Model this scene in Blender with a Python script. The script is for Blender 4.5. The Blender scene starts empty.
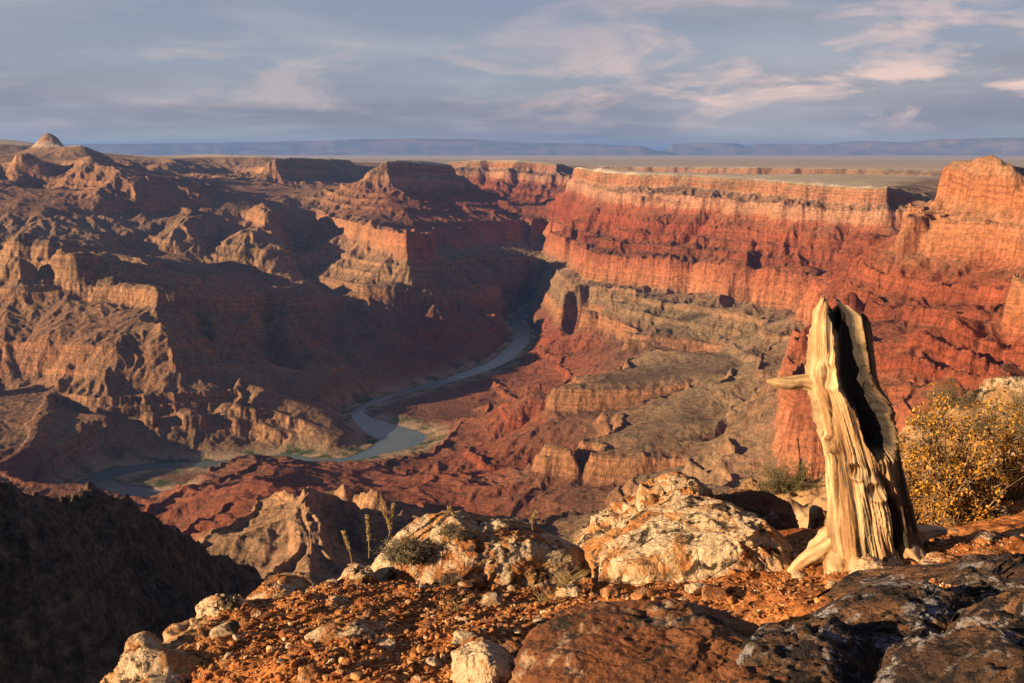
import bpy, bmesh, math, random
import numpy as np
from mathutils import Vector, Matrix
R = math.radians
rng = np.random.default_rng(7)
random.seed(7)
scene = bpy.context.scene
col = scene.collection

# ------------------------------------------------------------------ camera
W, H = 1024, 683
FPX = 963.0                      # focal length in pixels
PITCH = math.atan((341.5 - 152.5) / FPX)
EYE = Vector((0, 0, 0))
cam_d = bpy.data.cameras.new('camera')
cam = bpy.data.objects.new('camera', cam_d)
col.objects.link(cam)
cam_d.sensor_width = 36.0
cam_d.lens = FPX / W * 36.0
cam_d.clip_start = 0.05
cam_d.clip_end = 900000
cam.location = EYE
cam.rotation_euler = (R(90) - PITCH, 0, 0)
scene.camera = cam

# ------------------------------------------------------------------ world sky
SUN_EL = R(13.5)
SUN_DIR = Vector((-math.cos(R(20)), -math.sin(R(20)), 0))       # horizontal direction towards the sun
sun_az = math.atan2(SUN_DIR.x, SUN_DIR.y)
world = bpy.data.worlds.new('World')
scene.world = world
world.use_nodes = True
nt = world.node_tree
nt.nodes.clear()
def N(nt, t, **kw):
    n = nt.nodes.new(t)
    for k, v in kw.items():
        if k.startswith('i_'):
            key = k[2:]
            n.inputs[int(key) if key.isdigit() else key].default_value = v
        else:
            setattr(n, k, v)
    return n
def ramp(nt, fac, stops, interp='LINEAR'):
    n = nt.nodes.new('ShaderNodeValToRGB')
    cr = n.color_ramp
    cr.interpolation = interp
    while len(cr.elements) > 1: cr.elements.remove(cr.elements[-1])
    cr.elements[0].position = stops[0][0]
    c = stops[0][1]; cr.elements[0].color = (*c, 1) if len(c) == 3 else c
    for p, c in stops[1:]:
        e = cr.elements.new(p); e.color = (*c, 1) if len(c) == 3 else c
    if fac is not None: nt.links.new(fac, n.inputs[0])
    return n
def math_n(nt, op, a, b=None, c=None, clamp=False):
    n = nt.nodes.new('ShaderNodeMath'); n.operation = op; n.use_clamp = clamp
    for i, v in enumerate((a, b, c)):
        if v is None: continue
        if hasattr(v, 'is_linked') or hasattr(v, 'links'): nt.links.new(v, n.inputs[i])
        else: n.inputs[i].default_value = v
    return n.outputs[0]
def mixc(nt, fac, a, b, mode='MIX'):
    n = nt.nodes.new('ShaderNodeMix'); n.data_type = 'RGBA'; n.blend_type = mode
    for i, v in ((0, fac), (6, a), (7, b)):
        if hasattr(v, 'links'): nt.links.new(v, n.inputs[i])
        else:
            n.inputs[i].default_value = v if i == 0 else ((*v, 1) if len(v) == 3 else v)
    return n.outputs[2]
def noise(nt, vec, scale, detail=4, rough=0.55, dist=0.0, dims='3D'):
    n = nt.nodes.new('ShaderNodeTexNoise'); n.noise_dimensions = dims
    n.inputs['Scale'].default_value = scale; n.inputs['Detail'].default_value = detail
    n.inputs['Roughness'].default_value = rough; n.inputs['Distortion'].default_value = dist
    if vec is not None: nt.links.new(vec, n.inputs['Vector'])
    return n.outputs[0]
def mapping(nt, vec, scale=(1, 1, 1), rot=(0, 0, 0), loc=(0, 0, 0)):
    n = nt.nodes.new('ShaderNodeMapping')
    n.inputs['Scale'].default_value = scale; n.inputs['Rotation'].default_value = rot; n.inputs['Location'].default_value = loc
    nt.links.new(vec, n.inputs[0]); return n.outputs[0]

sky = N(nt, 'ShaderNodeTexSky', sky_type='NISHITA', sun_disc=False)
sky.sun_elevation = SUN_EL
sky.sun_rotation = sun_az
sky.altitude = 2200
sky.air_density = 1.0; sky.dust_density = 1.0; sky.ozone_density = 2.0
tc = N(nt, 'ShaderNodeTexCoord')
sep = N(nt, 'ShaderNodeSeparateXYZ'); nt.links.new(tc.outputs['Generated'], sep.inputs[0])
zc = math_n(nt, 'MAXIMUM', sep.outputs[2], 0.0)
zd = math_n(nt, 'ADD', zc, 0.10)
px_ = math_n(nt, 'DIVIDE', sep.outputs[0], zd)
py_ = math_n(nt, 'DIVIDE', sep.outputs[1], zd)
cmb = N(nt, 'ShaderNodeCombineXYZ'); nt.links.new(px_, cmb.inputs[0]); nt.links.new(py_, cmb.inputs[1])
P_ = cmb.outputs[0]
wp = noise(nt, mapping(nt, P_, (0.5, 0.8, 1)), 1.0, 4, 0.5)
n1 = noise(nt, mapping(nt, P_, (0.30, 0.42, 1), (0, 0, R(14)), (3.1, 1.7, 0)), 1.0, 6, 0.52, 0.25)
n2 = noise(nt, mapping(nt, P_, (0.9, 1.1, 1), (0, 0, R(-10)), (7.3, 2.2, 4)), 1.0, 7, 0.56, 0.3)
cover = ramp(nt, n1, [(0.36, (0, 0, 0)), (0.56, (1, 1, 1))]).outputs[0]
lit = ramp(nt, n2, [(0.48, (0, 0, 0)), (0.70, (1, 1, 1))]).outputs[0]
n3 = noise(nt, mapping(nt, tc.outputs['Generated'], (7, 7, 26), (0, 0, 0), (1.2, 0.4, 0.3)), 1.0, 8, 0.6, 0.5)
puff = ramp(nt, n3, [(0.49, (0, 0, 0)), (0.62, (1, 1, 1))]).outputs[0]
elev_w = ramp(nt, sep.outputs[2], [(0.015, (0, 0, 0)), (0.045, (1, 1, 1)), (0.08, (0.8, 0.8, 0.8)), (0.15, (0.25, 0.25, 0.25))]).outputs[0]
side = ramp(nt, sep.outputs[0], [(-0.3, (.3, .3, .3)), (0.28, (1, 1, 1))]).outputs[0]
puff = math_n(nt, 'MULTIPLY', math_n(nt, 'MULTIPLY', puff, elev_w), side)
n4 = noise(nt, mapping(nt, tc.outputs['Generated'], (3, 3, 9), (0, 0, 0), (5.2, 1.4, 0.3)), 1.0, 5, 0.5, 0.3)
lowz = ramp(nt, sep.outputs[2], [(0.0, (.37, .385, .43)), (0.05, (.39, .405, .465)), (0.16, (.27, .31, .44))]).outputs[0]
skyc = mixc(nt, 1.0, sky.outputs[0], (0.105, 0.105, 0.105), 'MULTIPLY')
base = mixc(nt, 0.75, skyc, lowz)
lit = mixc(nt, .35, lit, n4)
cl_dark = mixc(nt, ramp(nt, n4, [(.35, (0, 0, 0)), (.65, (1, 1, 1))]).outputs[0], (.235, .24, .31), (.43, .42, .455))
c1 = mixc(nt, math_n(nt, 'MULTIPLY', cover, 0.9), base, cl_dark)
c2 = mixc(nt, math_n(nt, 'MULTIPLY', lit, 0.55), c1, (.58, .56, .58))
c3 = mixc(nt, puff, c2, (1.05, .74, .62))
overhead_dim = ramp(nt, sep.outputs[2], [(0.17, (0, 0, 0)), (0.42, (1, 1, 1))]).outputs[0]  # sky above the view darkened to deepen the shadows below
c3 = mixc(nt, math_n(nt, 'MULTIPLY', overhead_dim, .88), c3, mixc(nt, n1, (.04, .075, .18), (.11, .15, .27)))
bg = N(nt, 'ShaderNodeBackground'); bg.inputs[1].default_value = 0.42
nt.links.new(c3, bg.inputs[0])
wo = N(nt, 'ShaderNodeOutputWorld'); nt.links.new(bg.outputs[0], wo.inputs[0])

# ------------------------------------------------------------------ sun
sd = bpy.data.lights.new('sun', 'SUN'); sd.energy = 5.0; sd.angle = R(0.5); sd.color = (1.0, 0.75, 0.48)
sun = bpy.data.objects.new('sun', sd); col.objects.link(sun)
dirv = Vector((SUN_DIR.x * math.cos(SUN_EL), SUN_DIR.y * math.cos(SUN_EL), math.sin(SUN_EL)))
sun.rotation_euler = dirv.to_track_quat('Z', 'Y').to_euler()
vs = scene.view_settings
vs.view_transform = 'Standard'; vs.look = 'None'; vs.gamma = 1.0; vs.exposure = 1.15; vs.use_curve_mapping = False
scene.cycles.max_bounces = 5; scene.cycles.diffuse_bounces = 1; scene.cycles.glossy_bounces = 2
scene.cycles.transparent_max_bounces = 6; scene.cycles.volume_bounces = 0
scene.cycles.use_denoising = True

# ------------------------------------------------------------------ helpers
def ray(px, py):
    """unit-forward ray of a pixel in world axes (y forward, z up)"""
    x = (px - 512.0) / FPX; v = (341.5 - py) / FPX
    cp, sp = math.cos(PITCH), math.sin(PITCH)
    return np.array([x, cp + v * sp, -sp + v * cp])
def at_r(px, py, r):
    d = ray(px, py); h = math.hypot(d[0], d[1]); return d * (r / h)
def at_z(px, py, z):
    d = ray(px, py); return d * (z / d[2])
def tag(o, label=None, cat=None, group=None, kind=None):
    if label: o['label'] = label
    if cat: o['category'] = cat
    if group: o['group'] = group
    if kind: o['kind'] = kind
    return o
def mesh_np(name, V, F, mat=None, smooth=True, parent=None, attrs=None):
    """one mesh object from numpy arrays (all faces with the same number of corners)"""
    me = bpy.data.meshes.new(name)
    V = np.asarray(V, np.float32); F = np.asarray(F, np.int32)
    k = F.shape[1]
    me.vertices.add(len(V)); me.vertices.foreach_set('co', V.ravel())
    me.loops.add(F.size); me.loops.foreach_set('vertex_index', F.ravel())
    me.polygons.add(len(F))
    me.polygons.foreach_set('loop_start', np.arange(0, F.size, k, dtype=np.int32))
    me.polygons.foreach_set('loop_total', np.full(len(F), k, np.int32))
    me.polygons.foreach_set('use_smooth', np.full(len(F), smooth, bool))
    if attrs:
        for an, av in attrs.items():
            a = me.attributes.new(an, 'FLOAT', 'POINT'); a.data.foreach_set('value', np.asarray(av, np.float32).ravel())
    me.update(); me.validate(clean_customdata=False)
    if mat: me.materials.append(mat)
    o = bpy.data.objects.new(name, me); col.objects.link(o)
    if parent: o.parent = parent
    return o
def grid_faces(nr, nc):
    i = np.arange(nr - 1)[:, None] * nc + np.arange(nc - 1)[None, :]
    return np.stack([i, i + 1, i + nc + 1, i + nc], -1).reshape(-1, 4)
def hash2(ix, iy, seed):
    h = (ix.astype(np.int64) * 374761393 + iy.astype(np.int64) * 668265263 + seed * 1442695041) & 0xFFFFFFFF
    h = ((h ^ (h >> 13)) * 1274126177) & 0xFFFFFFFF
    h = ((h ^ (h >> 16)) * 2246822519) & 0xFFFFFFFF
    return ((h ^ (h >> 15)) & 0xFFFFFF).astype(np.float32) / 16777216.0
def gnoise(x, y, seed=0):
    ix = np.floor(x); iy = np.floor(y); fx = (x - ix).astype(np.float32); fy = (y - iy).astype(np.float32)
    ix = ix.astype(np.int64); iy = iy.astype(np.int64)
    u = fx * fx * fx * (fx * (fx * 6 - 15) + 10); v = fy * fy * fy * (fy * (fy * 6 - 15) + 10)
    def g(a, b, dx, dy):
        t = hash2(ix + a, iy + b, seed) * np.float32(2 * np.pi)
        return np.cos(t) * dx + np.sin(t) * dy
    n00 = g(0, 0, fx, fy); n10 = g(1, 0, fx - 1, fy); n01 = g(0, 1, fx, fy - 1); n11 = g(1, 1, fx - 1, fy - 1)
    return (n00 * (1 - u) + n10 * u) * (1 - v) + (n01 * (1 - u) + n11 * u) * v * 1.0
def fbm(x, y, seed=0, octv=4, gain=0.5, lac=2.03):
    s = 0; a = 1.0
    for i in range(octv):
        s = s + a * gnoise(x, y, seed + i * 17); x = x * lac + 3.7; y = y * lac - 1.3; a *= gain
    return s
def ridged(x, y, seed=0, octv=4, gain=0.5, lac=2.07):
    s = 0; a = 1.0
    for i in range(octv):
        s = s + a * (1 - 2.2 * np.abs(gnoise(x, y, seed + i * 17))); x = x * lac + 3.7; y = y * lac - 1.3; a *= gain
    return s
def sstep(a, b, x):
    t = np.clip((x - a) / (b - a), 0, 1); return t * t * (3 - 2 * t)

# ------------------------------------------------------------------ canyon terrain
# Layers of the canyon walls: s (unweathered height) -> S (height after the hard beds stand up as cliffs).
# (name, S_top, S_bottom, hardness) hardness 1 = cliff
LAY = [(-120, -195, 1), (-195, -240, 0), (-240, -350, 1), (-350, -420, 0),
       (-420, -455, 1), (-455, -490, 0), (-490, -525, 1), (-525, -560, 0), (-560, -590, 1), (-590, -640, 0),
       (-640, -840, 1), (-840, -895, 0), (-895, -925, .8), (-925, -985, 0), (-985, -1010, .8), (-1010, -1080, 0),
       (-1080, -1158, 1), (-1158, -1290, 0), (-1290, -1305, .6), (-1305, -1400, 0), (-1400, -1415, .5), (-1415, -1500, 0),
       (-1500, -1590, 1), (-1590, -1800, 0)]
# groups whose total s-range equals their total S-range
GR = [(0, 4), (4, 10), (10, 12), (12, 16), (16, 18), (18, 22), (22, 24)]
_s = [-120.0]; _S = [-120.0]
for a, b in GR:
    L = LAY[a:b]; tot = L[0][0] - L[-1][1]
    w = [(t - bt) * (0.13 if h == 1 else (0.35 if h > 0 else 1.0)) for t, bt, h in L]
    if (a, b) == (10, 12): w = [52, 203]
    if (a, b) == (16, 18): w = [34, 176]
    k = tot / sum(w)
    for (t, bt, h), ww in zip(L, w):
        _s.append(_s[-1] - ww * k); _S.append(float(bt))
def ledge(S0, ds, dS):
    """a narrow ledge inside a cliff: ds of run for dS of rise"""
    sc = np.interp(S0, _S[::-1], _s[::-1])
    _s.extend([sc + ds / 2, sc - ds / 2]); _S.extend([S0 + dS / 2, S0 - dS / 2])
    o = np.argsort(-np.array(_s)); a, b = np.array(_s)[o], np.array(_S)[o]
    _s[:] = list(a); _S[:] = list(np.minimum.accumulate(b))
for S0 in (-695, -760, -805, -300, -160, -1118, -1545): ledge(S0, 5.0, 3.0)
_s = np.array(_s[::-1]); _S = np.array(_S[::-1])
_s = np.concatenate([[-3000], _s, [2000]]); _S = np.concatenate([[-3000], _S, [-120 + (2000 + 120) * 0.5]])
def Pf(s): return np.interp(s, _s, _S)
def Pinv(S): return np.interp(S, _S, _s)

# control curves: points (px, py, r) seen in the photograph with a distance, optional S = bed seen there
#   (px, py, ('z', z)) places the point where its sight line meets height z
C = []
def cv(pts, S=None, step=None): C.append((pts, S))
ZR = -1430.0
# --- under and before the near ridge, lower left
cv([(-400, 590, 620), (-150, 585, 640), (0, 588, 650), (60, 590, 660), (88, 596, 680)])
cv([(-400, 683, 560), (0, 683, 620), (85, 683, 640)])
cv([(110, ('zz', -560), 840), (200, ('zz', -640), 800), (350, ('zz', -700), 780)])
cv([(-400, 440, 800), (-150, 460, 850), (0, 476, 900), (45, 483, 950), (75, 499, 1000), (105, 491, 1050), (130, 508, 1080), (160, 530, 1150), (200, 550, 1250), (240, 567, 1350), (300, 582, 1500), (370, 592, 1700), (430, 600, 1800)], None)
cv([(60, 545, 860), (150, 590, 950), (250, 620, 1000)])
cv([(px, ('zz', z), r) for px, z, r in ((210, -640, 1080), (250, -720, 1120), (300, -800, 1200), (370, -900, 1300), (430, -980, 1450), (600, -1000, 1500))])
cv([(px, ('zz', z), r) for px, z, r in ((300, -900, 1000), (430, -900, 1000), (700, -800, 1000), (1000, -700, 1000))])
cv([(px, ('zz', z), r) for px, z, r in ((-300, -620, 1300), (-100, -640, 1350), (0, -640, 1400), (80, -680, 1500), (130, -760, 1600), (180, -800, 1650), (260, -880, 1650))])
cv([(px, ('zz', z), r) for px, z, r in ((-300, -900, 2200), (-100, -1000, 2200), (0, -1050, 2200), (80, -1080, 2100), (150, -1050, 2050))])
cv([(px, ('zz', z), r) for px, z, r in ((-300, -1350, 3400), (-100, -1380, 3400), (0, -1400, 3400), (60, -1400, 3400), (100, -1380, 3300))])
# --- middle ridge with the little peak
cv([(345, 476, 2600), (335, 488, 2620)], None)
cv([(355, 487, 2580), (372, 500, 2550), (395, 512, 2500), (450, 535, 2400), (520, 548, 2300), (600, 560, 2200)], None)
cv([(303, 486, 2650), (308, 510, 2450), (312, 535, 2250), (306, 555, 2100), (300, 575, 1980)])
cv([(320, 487, 2660)])
cv([(262, 495, 2750), (250, 515, 2700), (230, 530, 2650), (205, 548, 2600)])
cv([(250, 560, 2280), (270, 575, 2080)])
cv([(340, 520, 2560), (350, 545, 2550), (350, 570, 2380), (400, 560, 2500), (430, 575, 2300)])
# --- red hills between the ridge and the river
cv([(163, 506, 3620), (200, 491, 3680), (245, 477, 3640), (275, 478, 3540), (300, 484, 3420)], -1330)
cv([(215, 478, 3950), (240, 468, 3980), (275, 462, 4000), (300, 468, 3900), (325, 480, 3700)])
cv([(230, 500, 3300), (270, 500, 3200), (200, 520, 3200)])
cv([(380, 470, 4080), (420, 480, 3800), (350, 460, 4250)])
cv([(330, 500, 3300), (390, 505, 3300)])
cv([(430, 455, 4250), (470, 450, 4200), (500, 440, 4400), (540, 420, 4600)], -1310)
cv([(450, 420, 5050), (470, 405, 5350), (500, 395, 5500), (540, 390, 5300)])
cv([(480, 470, 3800), (520, 462, 3780), (560, 455, 3750)])
cv([(430, 500, 3350), (460, 510, 3180), (520, 520, 3000), (600, 520, 2850), (660, 510, 2750)])
cv([(500, 492, 3350), (560, 498, 3150), (610, 492, 3150), (560, 470, 3620)])
# --- the two flat benches
cv([(545, 446, 3500), (566, 445, 3450), (580, 450, 3400), (605, 454, 3380), (640, 455, 3370), (680, 455, 3360), (720, 453, 3360), (760, 452, 3350)], -1075)
cv([(562, 470, 3400), (580, 476, 3360), (620, 481, 3330), (650, 481, 3330), (700, 478, 3320), (750, 474, 3320)], -1166)
cv([(570, 442, 3520), (620, 425, 3650), (660, 411, 3800), (700, 395, 4000), (725, 388, 4100)])
cv([(660, 435, 3550), (720, 432, 3580), (620, 438, 3520), (760, 420, 3650)])
cv([(700, 418, 3750), (745, 405, 3850), (780, 395, 3950)])
cv([(600, 418, 4050), (640, 410, 4150), (560, 430, 4050)])
cv([(545, 384, 4420), (560, 384, 4380), (600, 386, 4360), (640, 386, 4360), (668, 383, 4380), (700, 376, 4420)], -1075)
cv([(545, 403, 4360), (575, 405, 4320), (620, 408, 4300), (650, 404, 4310), (690, 393, 4380)], -1166)
cv([(570, 376, 4650), (620, 372, 4750), (680, 366, 4800), (740, 362, 4800)])
cv([(640, 352, 5150), (690, 352, 5100), (740, 356, 5050), (780, 350, 4900)], -1000)
cv([(630, 368, 4950), (680, 360, 5020)])
# --- steps under the great wall
cv([(640, 331, 5700), (670, 333, 5650), (700, 337, 5550), (740, 345, 5450)], -1075)
cv([(620, 345, 5620), (680, 350, 5500), (730, 357, 5350)], -1166)
cv([(585, 296, 6550), (640, 297, 6400), (700, 305, 6200), (745, 312, 6000)], -895)
cv([(560, 292, 7000), (580, 285, 7050)], -870)
cv([(530, 300, 8300), (545, 303, 8000), (560, 307, 7500)])
cv([(575, 320, 7000), (600, 325, 6600), (600, 340, 6250), (575, 352, 6300), (545, 362, 6300), (530, 372, 6100)], -1300)
cv([(560, 335, 6900), (540, 345, 6850)])
cv([(560, 385, 5500), (590, 368, 5500), (600, 355, 5800)])
# --- great wall on the right (rim, pale base, top and foot of the red cliff)
cv([(575, 168, 10600), (590, 170, 10000), (610, 172, 9500), (650, 174, 9000), (700, 176, 8700), (750, 179, 8100), (800, 184, 7400), (850, 188, 6800), (885, 191, 6400)], -120)
cv([(590, 200, 9500), (640, 206, 8200), (700, 210, 7800), (750, 216, 7300), (800, 222, 6750), (850, 226, 6400)], -357)
cv([(600, 222, 8800), (640, 230, 7800), (700, 234, 7400), (750, 240, 6950), (800, 246, 6450)], -480)
cv([(545, 236, 9500), (568, 243, 8500), (590, 255, 7600), (620, 257, 7150), (660, 258, 6950), (700, 259, 6830), (745, 266, 6450), (800, 275, 6050)], -640)
cv([(542, 247, 9450), (566, 256, 8450), (590, 276, 7400), (620, 281, 7060), (660, 286, 6850), (700, 290, 6700), (740, 293, 6400)], -850)
cv([(555, 205, 10800), (560, 220, 10100)], None)
# nearer red butte in front of the wall
cv([(757, 272, 5900), (775, 268, 5850), (800, 269, 5800), (825, 274, 5700)], -640)
cv([(757, 300, 5780), (775, 307, 5700), (800, 312, 5500), (825, 315, 5300)], -850)
cv([(700, 325, 5600), (760, 330, 5300), (740, 380, 4500), (790, 340, 4900), (765, 350, 4850)], None)
cv([(800, 300, 6100), (840, 290, 5900)])
# --- near red spur behind the dead tree
cv([(833, 302, 3700), (818, 325, 3300), (805, 345, 3050), (795, 370, 2850), (787, 392, 2700)], None)
cv([(770, 410, 2680), (787, 393, 2660), (800, 390, 2620), (830, 385, 2560)], -645)
cv([(748, 468, 2600), (770, 467, 2550), (800, 465, 2480), (830, 462, 2420)], -850)
cv([(700, 490, 2750), (740, 485, 2520), (780, 490, 2250), (830, 495, 2100)], None)
cv([(770, 360, 3700), (780, 380, 3400), (765, 420, 3200), (745, 440, 3100)])
cv([(860, 340, 3000), (900, 335, 2950), (940, 325, 2950), (985, 325, 2900)], -560)
cv([(860, 365, 2880), (900, 362, 2850), (945, 348, 2860), (985, 348, 2820)], -600)
cv([(870, 400, 2500), (920, 400, 2350), (960, 400, 2250)], -700)
cv([(880, 440, 2100), (960, 450, 1900), (1100, 450, 1700)])
# the high point and its layered face
cv([(944, 163, 4300), (955, 162, 4280), (974, 163, 4200), (996, 172, 4000), (1024, 179, 3850), (1100, 190, 3500), (1300, 190, 3000)], -120)
cv([(990, 166, 4500), (1024, 170, 4300), (1100, 172, 4300)], None)
cv([(930, 181, 4300), (921, 192, 4350), (914, 203, 4350), (899, 222, 4300), (888, 247, 4200), (872, 258, 4150)], None)
cv([(900, 255, 4000), (940, 258, 3900), (980, 258, 3800), (1024, 256, 3650), (1100, 256, 3300)], -357)
cv([(925, 215, 4150), (960, 213, 4080), (1000, 215, 3950), (1060, 215, 3750)], -240)
cv([(860, 300, 3600), (900, 300, 3500), (940, 300, 3400), (980, 300, 3300), (1024, 310, 3000)], -470)
cv([(850, 270, 4800), (865, 240, 5300), (880, 215, 5700)], None)
cv([(1005, 300, 2700), (1015, 285, 2650), (1024, 275, 2600), (1100, 240, 2500)], -240)
cv([(1000, 318, 2650), (1024, 330, 2550), (1100, 330, 2350)], -357)
cv([(1010, 360, 2450), (1060, 360, 2250)], -520)
# --- plateau beyond the wall and the gorge in it
cv([(660, 172.6, 9900), (750, 173.5, 9900), (850, 174.5, 9600), (930, 175.5, 9300)], -112)
cv([(640, ('zz', -420), 12500), (750, ('zz', -420), 12300), (850, ('zz', -400), 12000), (1000, ('zz', -380), 12000)], None)
cv([(600, ('zz', -235), 16500), (680, ('zz', -235), 15800), (760, ('zz', -235), 15000), (840, ('zz', -235), 14500), (1000, ('zz', -235), 14000)], -120)
cv([(600, ('zz', -420), 15800), (700, ('zz', -420), 15000), (840, ('zz', -400), 13900)], -330)
for rr in (19000, 24000, 32000):
    cv([(430, ('zz', -232), rr), (600, ('zz', -232), rr), (800, ('zz', -232), rr), (1000, ('zz', -232), rr), (1150, ('zz', -232), rr)], -115)
    cv([(-300, ('zz', -175), rr), (0, ('zz', -170), rr), (200, ('zz', -195), rr)], -115)
# --- far wall left of the great wall
cv([(455, 162, 14500), (490, 160.5, 14200), (520, 161, 14000), (540, 162, 13800), (558, 165, 13500)], -120)
cv([(470, 185, 13600), (500, 190, 13200), (530, 196, 12800), (550, 200, 12500)], -480)
cv([(480, 210, 12600), (530, 214, 12000), (555, 216, 11500)], -700)
# --- central mesa
cv([(383, 162, 10900), (400, 160.5, 11200), (430, 161.5, 11500), (455, 166, 11900), (425, 163, 11900)], -120)
cv([(372, 170, 10900), (362, 186, 10700), (348, 192, 10700)], None)
cv([(385, 188, 10500), (430, 192, 11000), (470, 192, 11500)], -357)
cv([(458, 169, 11900), (475, 186, 11700), (505, 202, 11200), (535, 215, 10700), (560, 228, 10100)], None)
cv([(420, 206, 9900), (395, 206, 9700), (370, 205, 9800), (345, 206, 10100)], -560)
cv([(322, 216, 9900), (345, 219, 9350), (375, 226, 8450), (402, 232, 7900), (418, 231, 8000), (432, 236, 8350)], -640)
cv([(322, 227, 9800), (345, 234, 9200), (375, 244, 8350), (402, 258, 7800), (420, 262, 7900), (434, 262, 8250)], None)
cv([(450, 240, 9200), (480, 245, 9400), (520, 250, 9300)], None)
cv([(470, 265, 8700), (510, 270, 9000), (545, 275, 9200)], None)
cv([(430, 275, 7750), (455, 270, 7950), (470, 285, 7900), (495, 276, 8200), (520, 289, 8300)], None)
cv([(540, 262, 9900), (560, 262, 9700)], None)
cv([(300, 280, 8450), (330, 287, 7900), (350, 292, 7650), (380, 285, 7600), (420, 288, 7600)], None)
cv([(440, 298, 7900), (480, 305, 8100), (505, 310, 8400)], None)
# --- dark ridge between the left mesa and the river
cv([(95, 250, 6700), (115, 259, 6550), (180, 271, 6500), (240, 280, 6700), (300, 286.5, 6950), (345, 294, 7100)], None)
cv([(362, 283, 7150), (380, 281, 7200), (400, 280, 7200), (419, 286, 7250), (439, 289, 7300), (457, 298, 7400)], -1072)
cv([(362, 298, 7000), (400, 300, 7050), (440, 308, 7150), (460, 314, 7250)], -1166)
cv([(477, 320, 7300), (497, 338, 7150)], None)
cv([(200, 277, 6600), (150, 262, 6900), (120, 252, 7300)], None)
cv([(175, 300, 5900), (230, 305, 6250), (270, 306, 6450), (310, 309, 6650)], -1110)
cv([(345, 390, 5500), (310, 380, 5400), (380, 385, 5600)])
# --- left mesa: cliff top, cliff foot, spur, lower bench
cv([(-350, 250, ('z', -745)), (-100, 258, ('z', -755)), (0, 266, ('z', -760)), (24, 270, ('z', -760)), (36, 276, ('z', -760)), (51, 279, ('z', -760)), (77, 281, ('z', -760)), (107, 282, ('z', -760)), (138, 283, ('z', -760)), (162, 286, ('z', -765))], -1075)
cv([(-350, 270, ('z', -845)), (-100, 276, ('z', -850)), (0, 284, ('z', -850)), (28, 286, ('z', -850)), (43, 292, ('z', -850)), (75, 296, ('z', -850)), (107, 297, ('z', -850)), (138, 300, ('z', -850)), (165, 303, ('z', -855))], -1166)
cv([(10, 254, 6600), (45, 249, 6700), (70, 256, 6400), (92, 251, 6500)])
cv([(163, 318, 5560), (160, 335, 5440), (157, 355, 5300), (150, 375, 5200)], None)
cv([(110, 340, 5425), (60, 330, 5640), (20, 335, 5850), (-50, 340, 5950)], None)
cv([(110, 365, 5270), (70, 370, 5380), (30, 372, 5550), (-50, 375, 5700)], None)
cv([(45, 388, ('z', -1182)), (75, 391, ('z', -1182)), (105, 394, ('z', -1182)), (140, 388, ('z', -1182)), (200, 382, ('z', -1182)), (248, 376, ('z', -1185))], -1494)
cv([(-300, 395, 5600), (-100, 395, 5500), (0, 392, 5450)])
cv([(58, 400, 5250), (95, 410, 4980), (130, 410, 4970), (200, 404, 5020), (245, 398, 5140)], -1560)
cv([(90, 425, 4850), (68, 443, 4680), (35, 460, 4540), (5, 474, 4420)], None)
cv([(100, 415, 4900), (110, 430, 4800), (118, 442, 4720), (122, 452, 4660)], None)
cv([(145, 405, 4940), (155, 425, 4830), (162, 442, 4740)], None)
cv([(135, ('zz', -1415), 4700), (133, ('zz', -1340), 4820)], None)
cv([(178, ('zz', -1415), 4730), (180, ('zz', -1350), 4840)], None)
cv([(185, 400, 4960), (195, 420, 4850), (198, 438, 4750)], None)
cv([(230, ('zz', -1410), 4780), (225, ('zz', -1340), 4880)], None)
cv([(253, 385, 5080), (256, 405, 4950), (262, 428, 4800)], None)
cv([(275, ('zz', -1405), 4700), (272, ('zz', -1330), 4850)], None)
cv([(62, ('zz', -1410), 4600), (85, ('zz', -1350), 4760)], None)
cv([(208, 314, 6080), (214, 335, 5800), (224, 355, 5560), (240, 368, 5360)], None)
cv([(194, 318, 6350), (201, 340, 6120), (212, 362, 5850)], None)
cv([(234, 322, 6350), (248, 345, 6050), (264, 362, 5750)], None)
cv([(292, 310, 6520), (284, 325, 6250), (296, 345, 5950), (312, 365, 5700)], None)
cv([(268, 318, 6750), (266, 337, 6450), (280, 360, 6080), (300, 377, 5800)], None)
cv([(322, 322, 6750), (334, 345, 6450), (350, 370, 6100)], None)
cv([(390, 330, 6650), (400, 345, 6400), (380, 365, 6050), (430, 368, 6150)], None)
cv([(410, 305, 7050), (420, 325, 6800), (440, 345, 6650), (470, 350, 6600)], None)
# valleys hidden behind the ridges
cv([(px, ('zz', z), r) for px, z, r in ((-300, -850, 6900), (-100, -880, 6900), (0, -900, 6900), (60, -880, 6900), (110, -820, 6900))])
cv([(px, ('zz', z), r) for px, z, r in ((-300, -820, 8100), (0, -850, 8150), (60, -830, 8150), (110, -800, 8050))])
cv([(px, ('zz', z), r) for px, z, r in ((160, -900, 7000), (240, -1040, 7300), (290, -1140, 7450), (345, -1200, 7450))])
cv([(px, ('zz', z), r) for px, z, r in ((400, -1230, 7520), (430, -1260, 7600), (455, -1320, 7700))])
cv([(px, ('zz', z), r) for px, z, r in ((383, -600, 12600), (455, -600, 12600))])
cv([(px, ('zz', z), r) for px, z, r in ((345, -1390, 5300), (300, -1380, 5250), (270, -1340, 5200))])
cv([(px, ('zz', z), r) for px, z, r in ((335, -1230, 6250), (380, -1330, 6150))])
cv([(20, 425, 4850), (-60, 430, 4800), (40, 445, 4600)], None)
cv([(255, 385, 5150), (290, 397, 5080), (330, 410, 5000), (362, 424, 4880)], None)
cv([(290, 434, 4680), (300, 440, 4650)], None)
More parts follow.
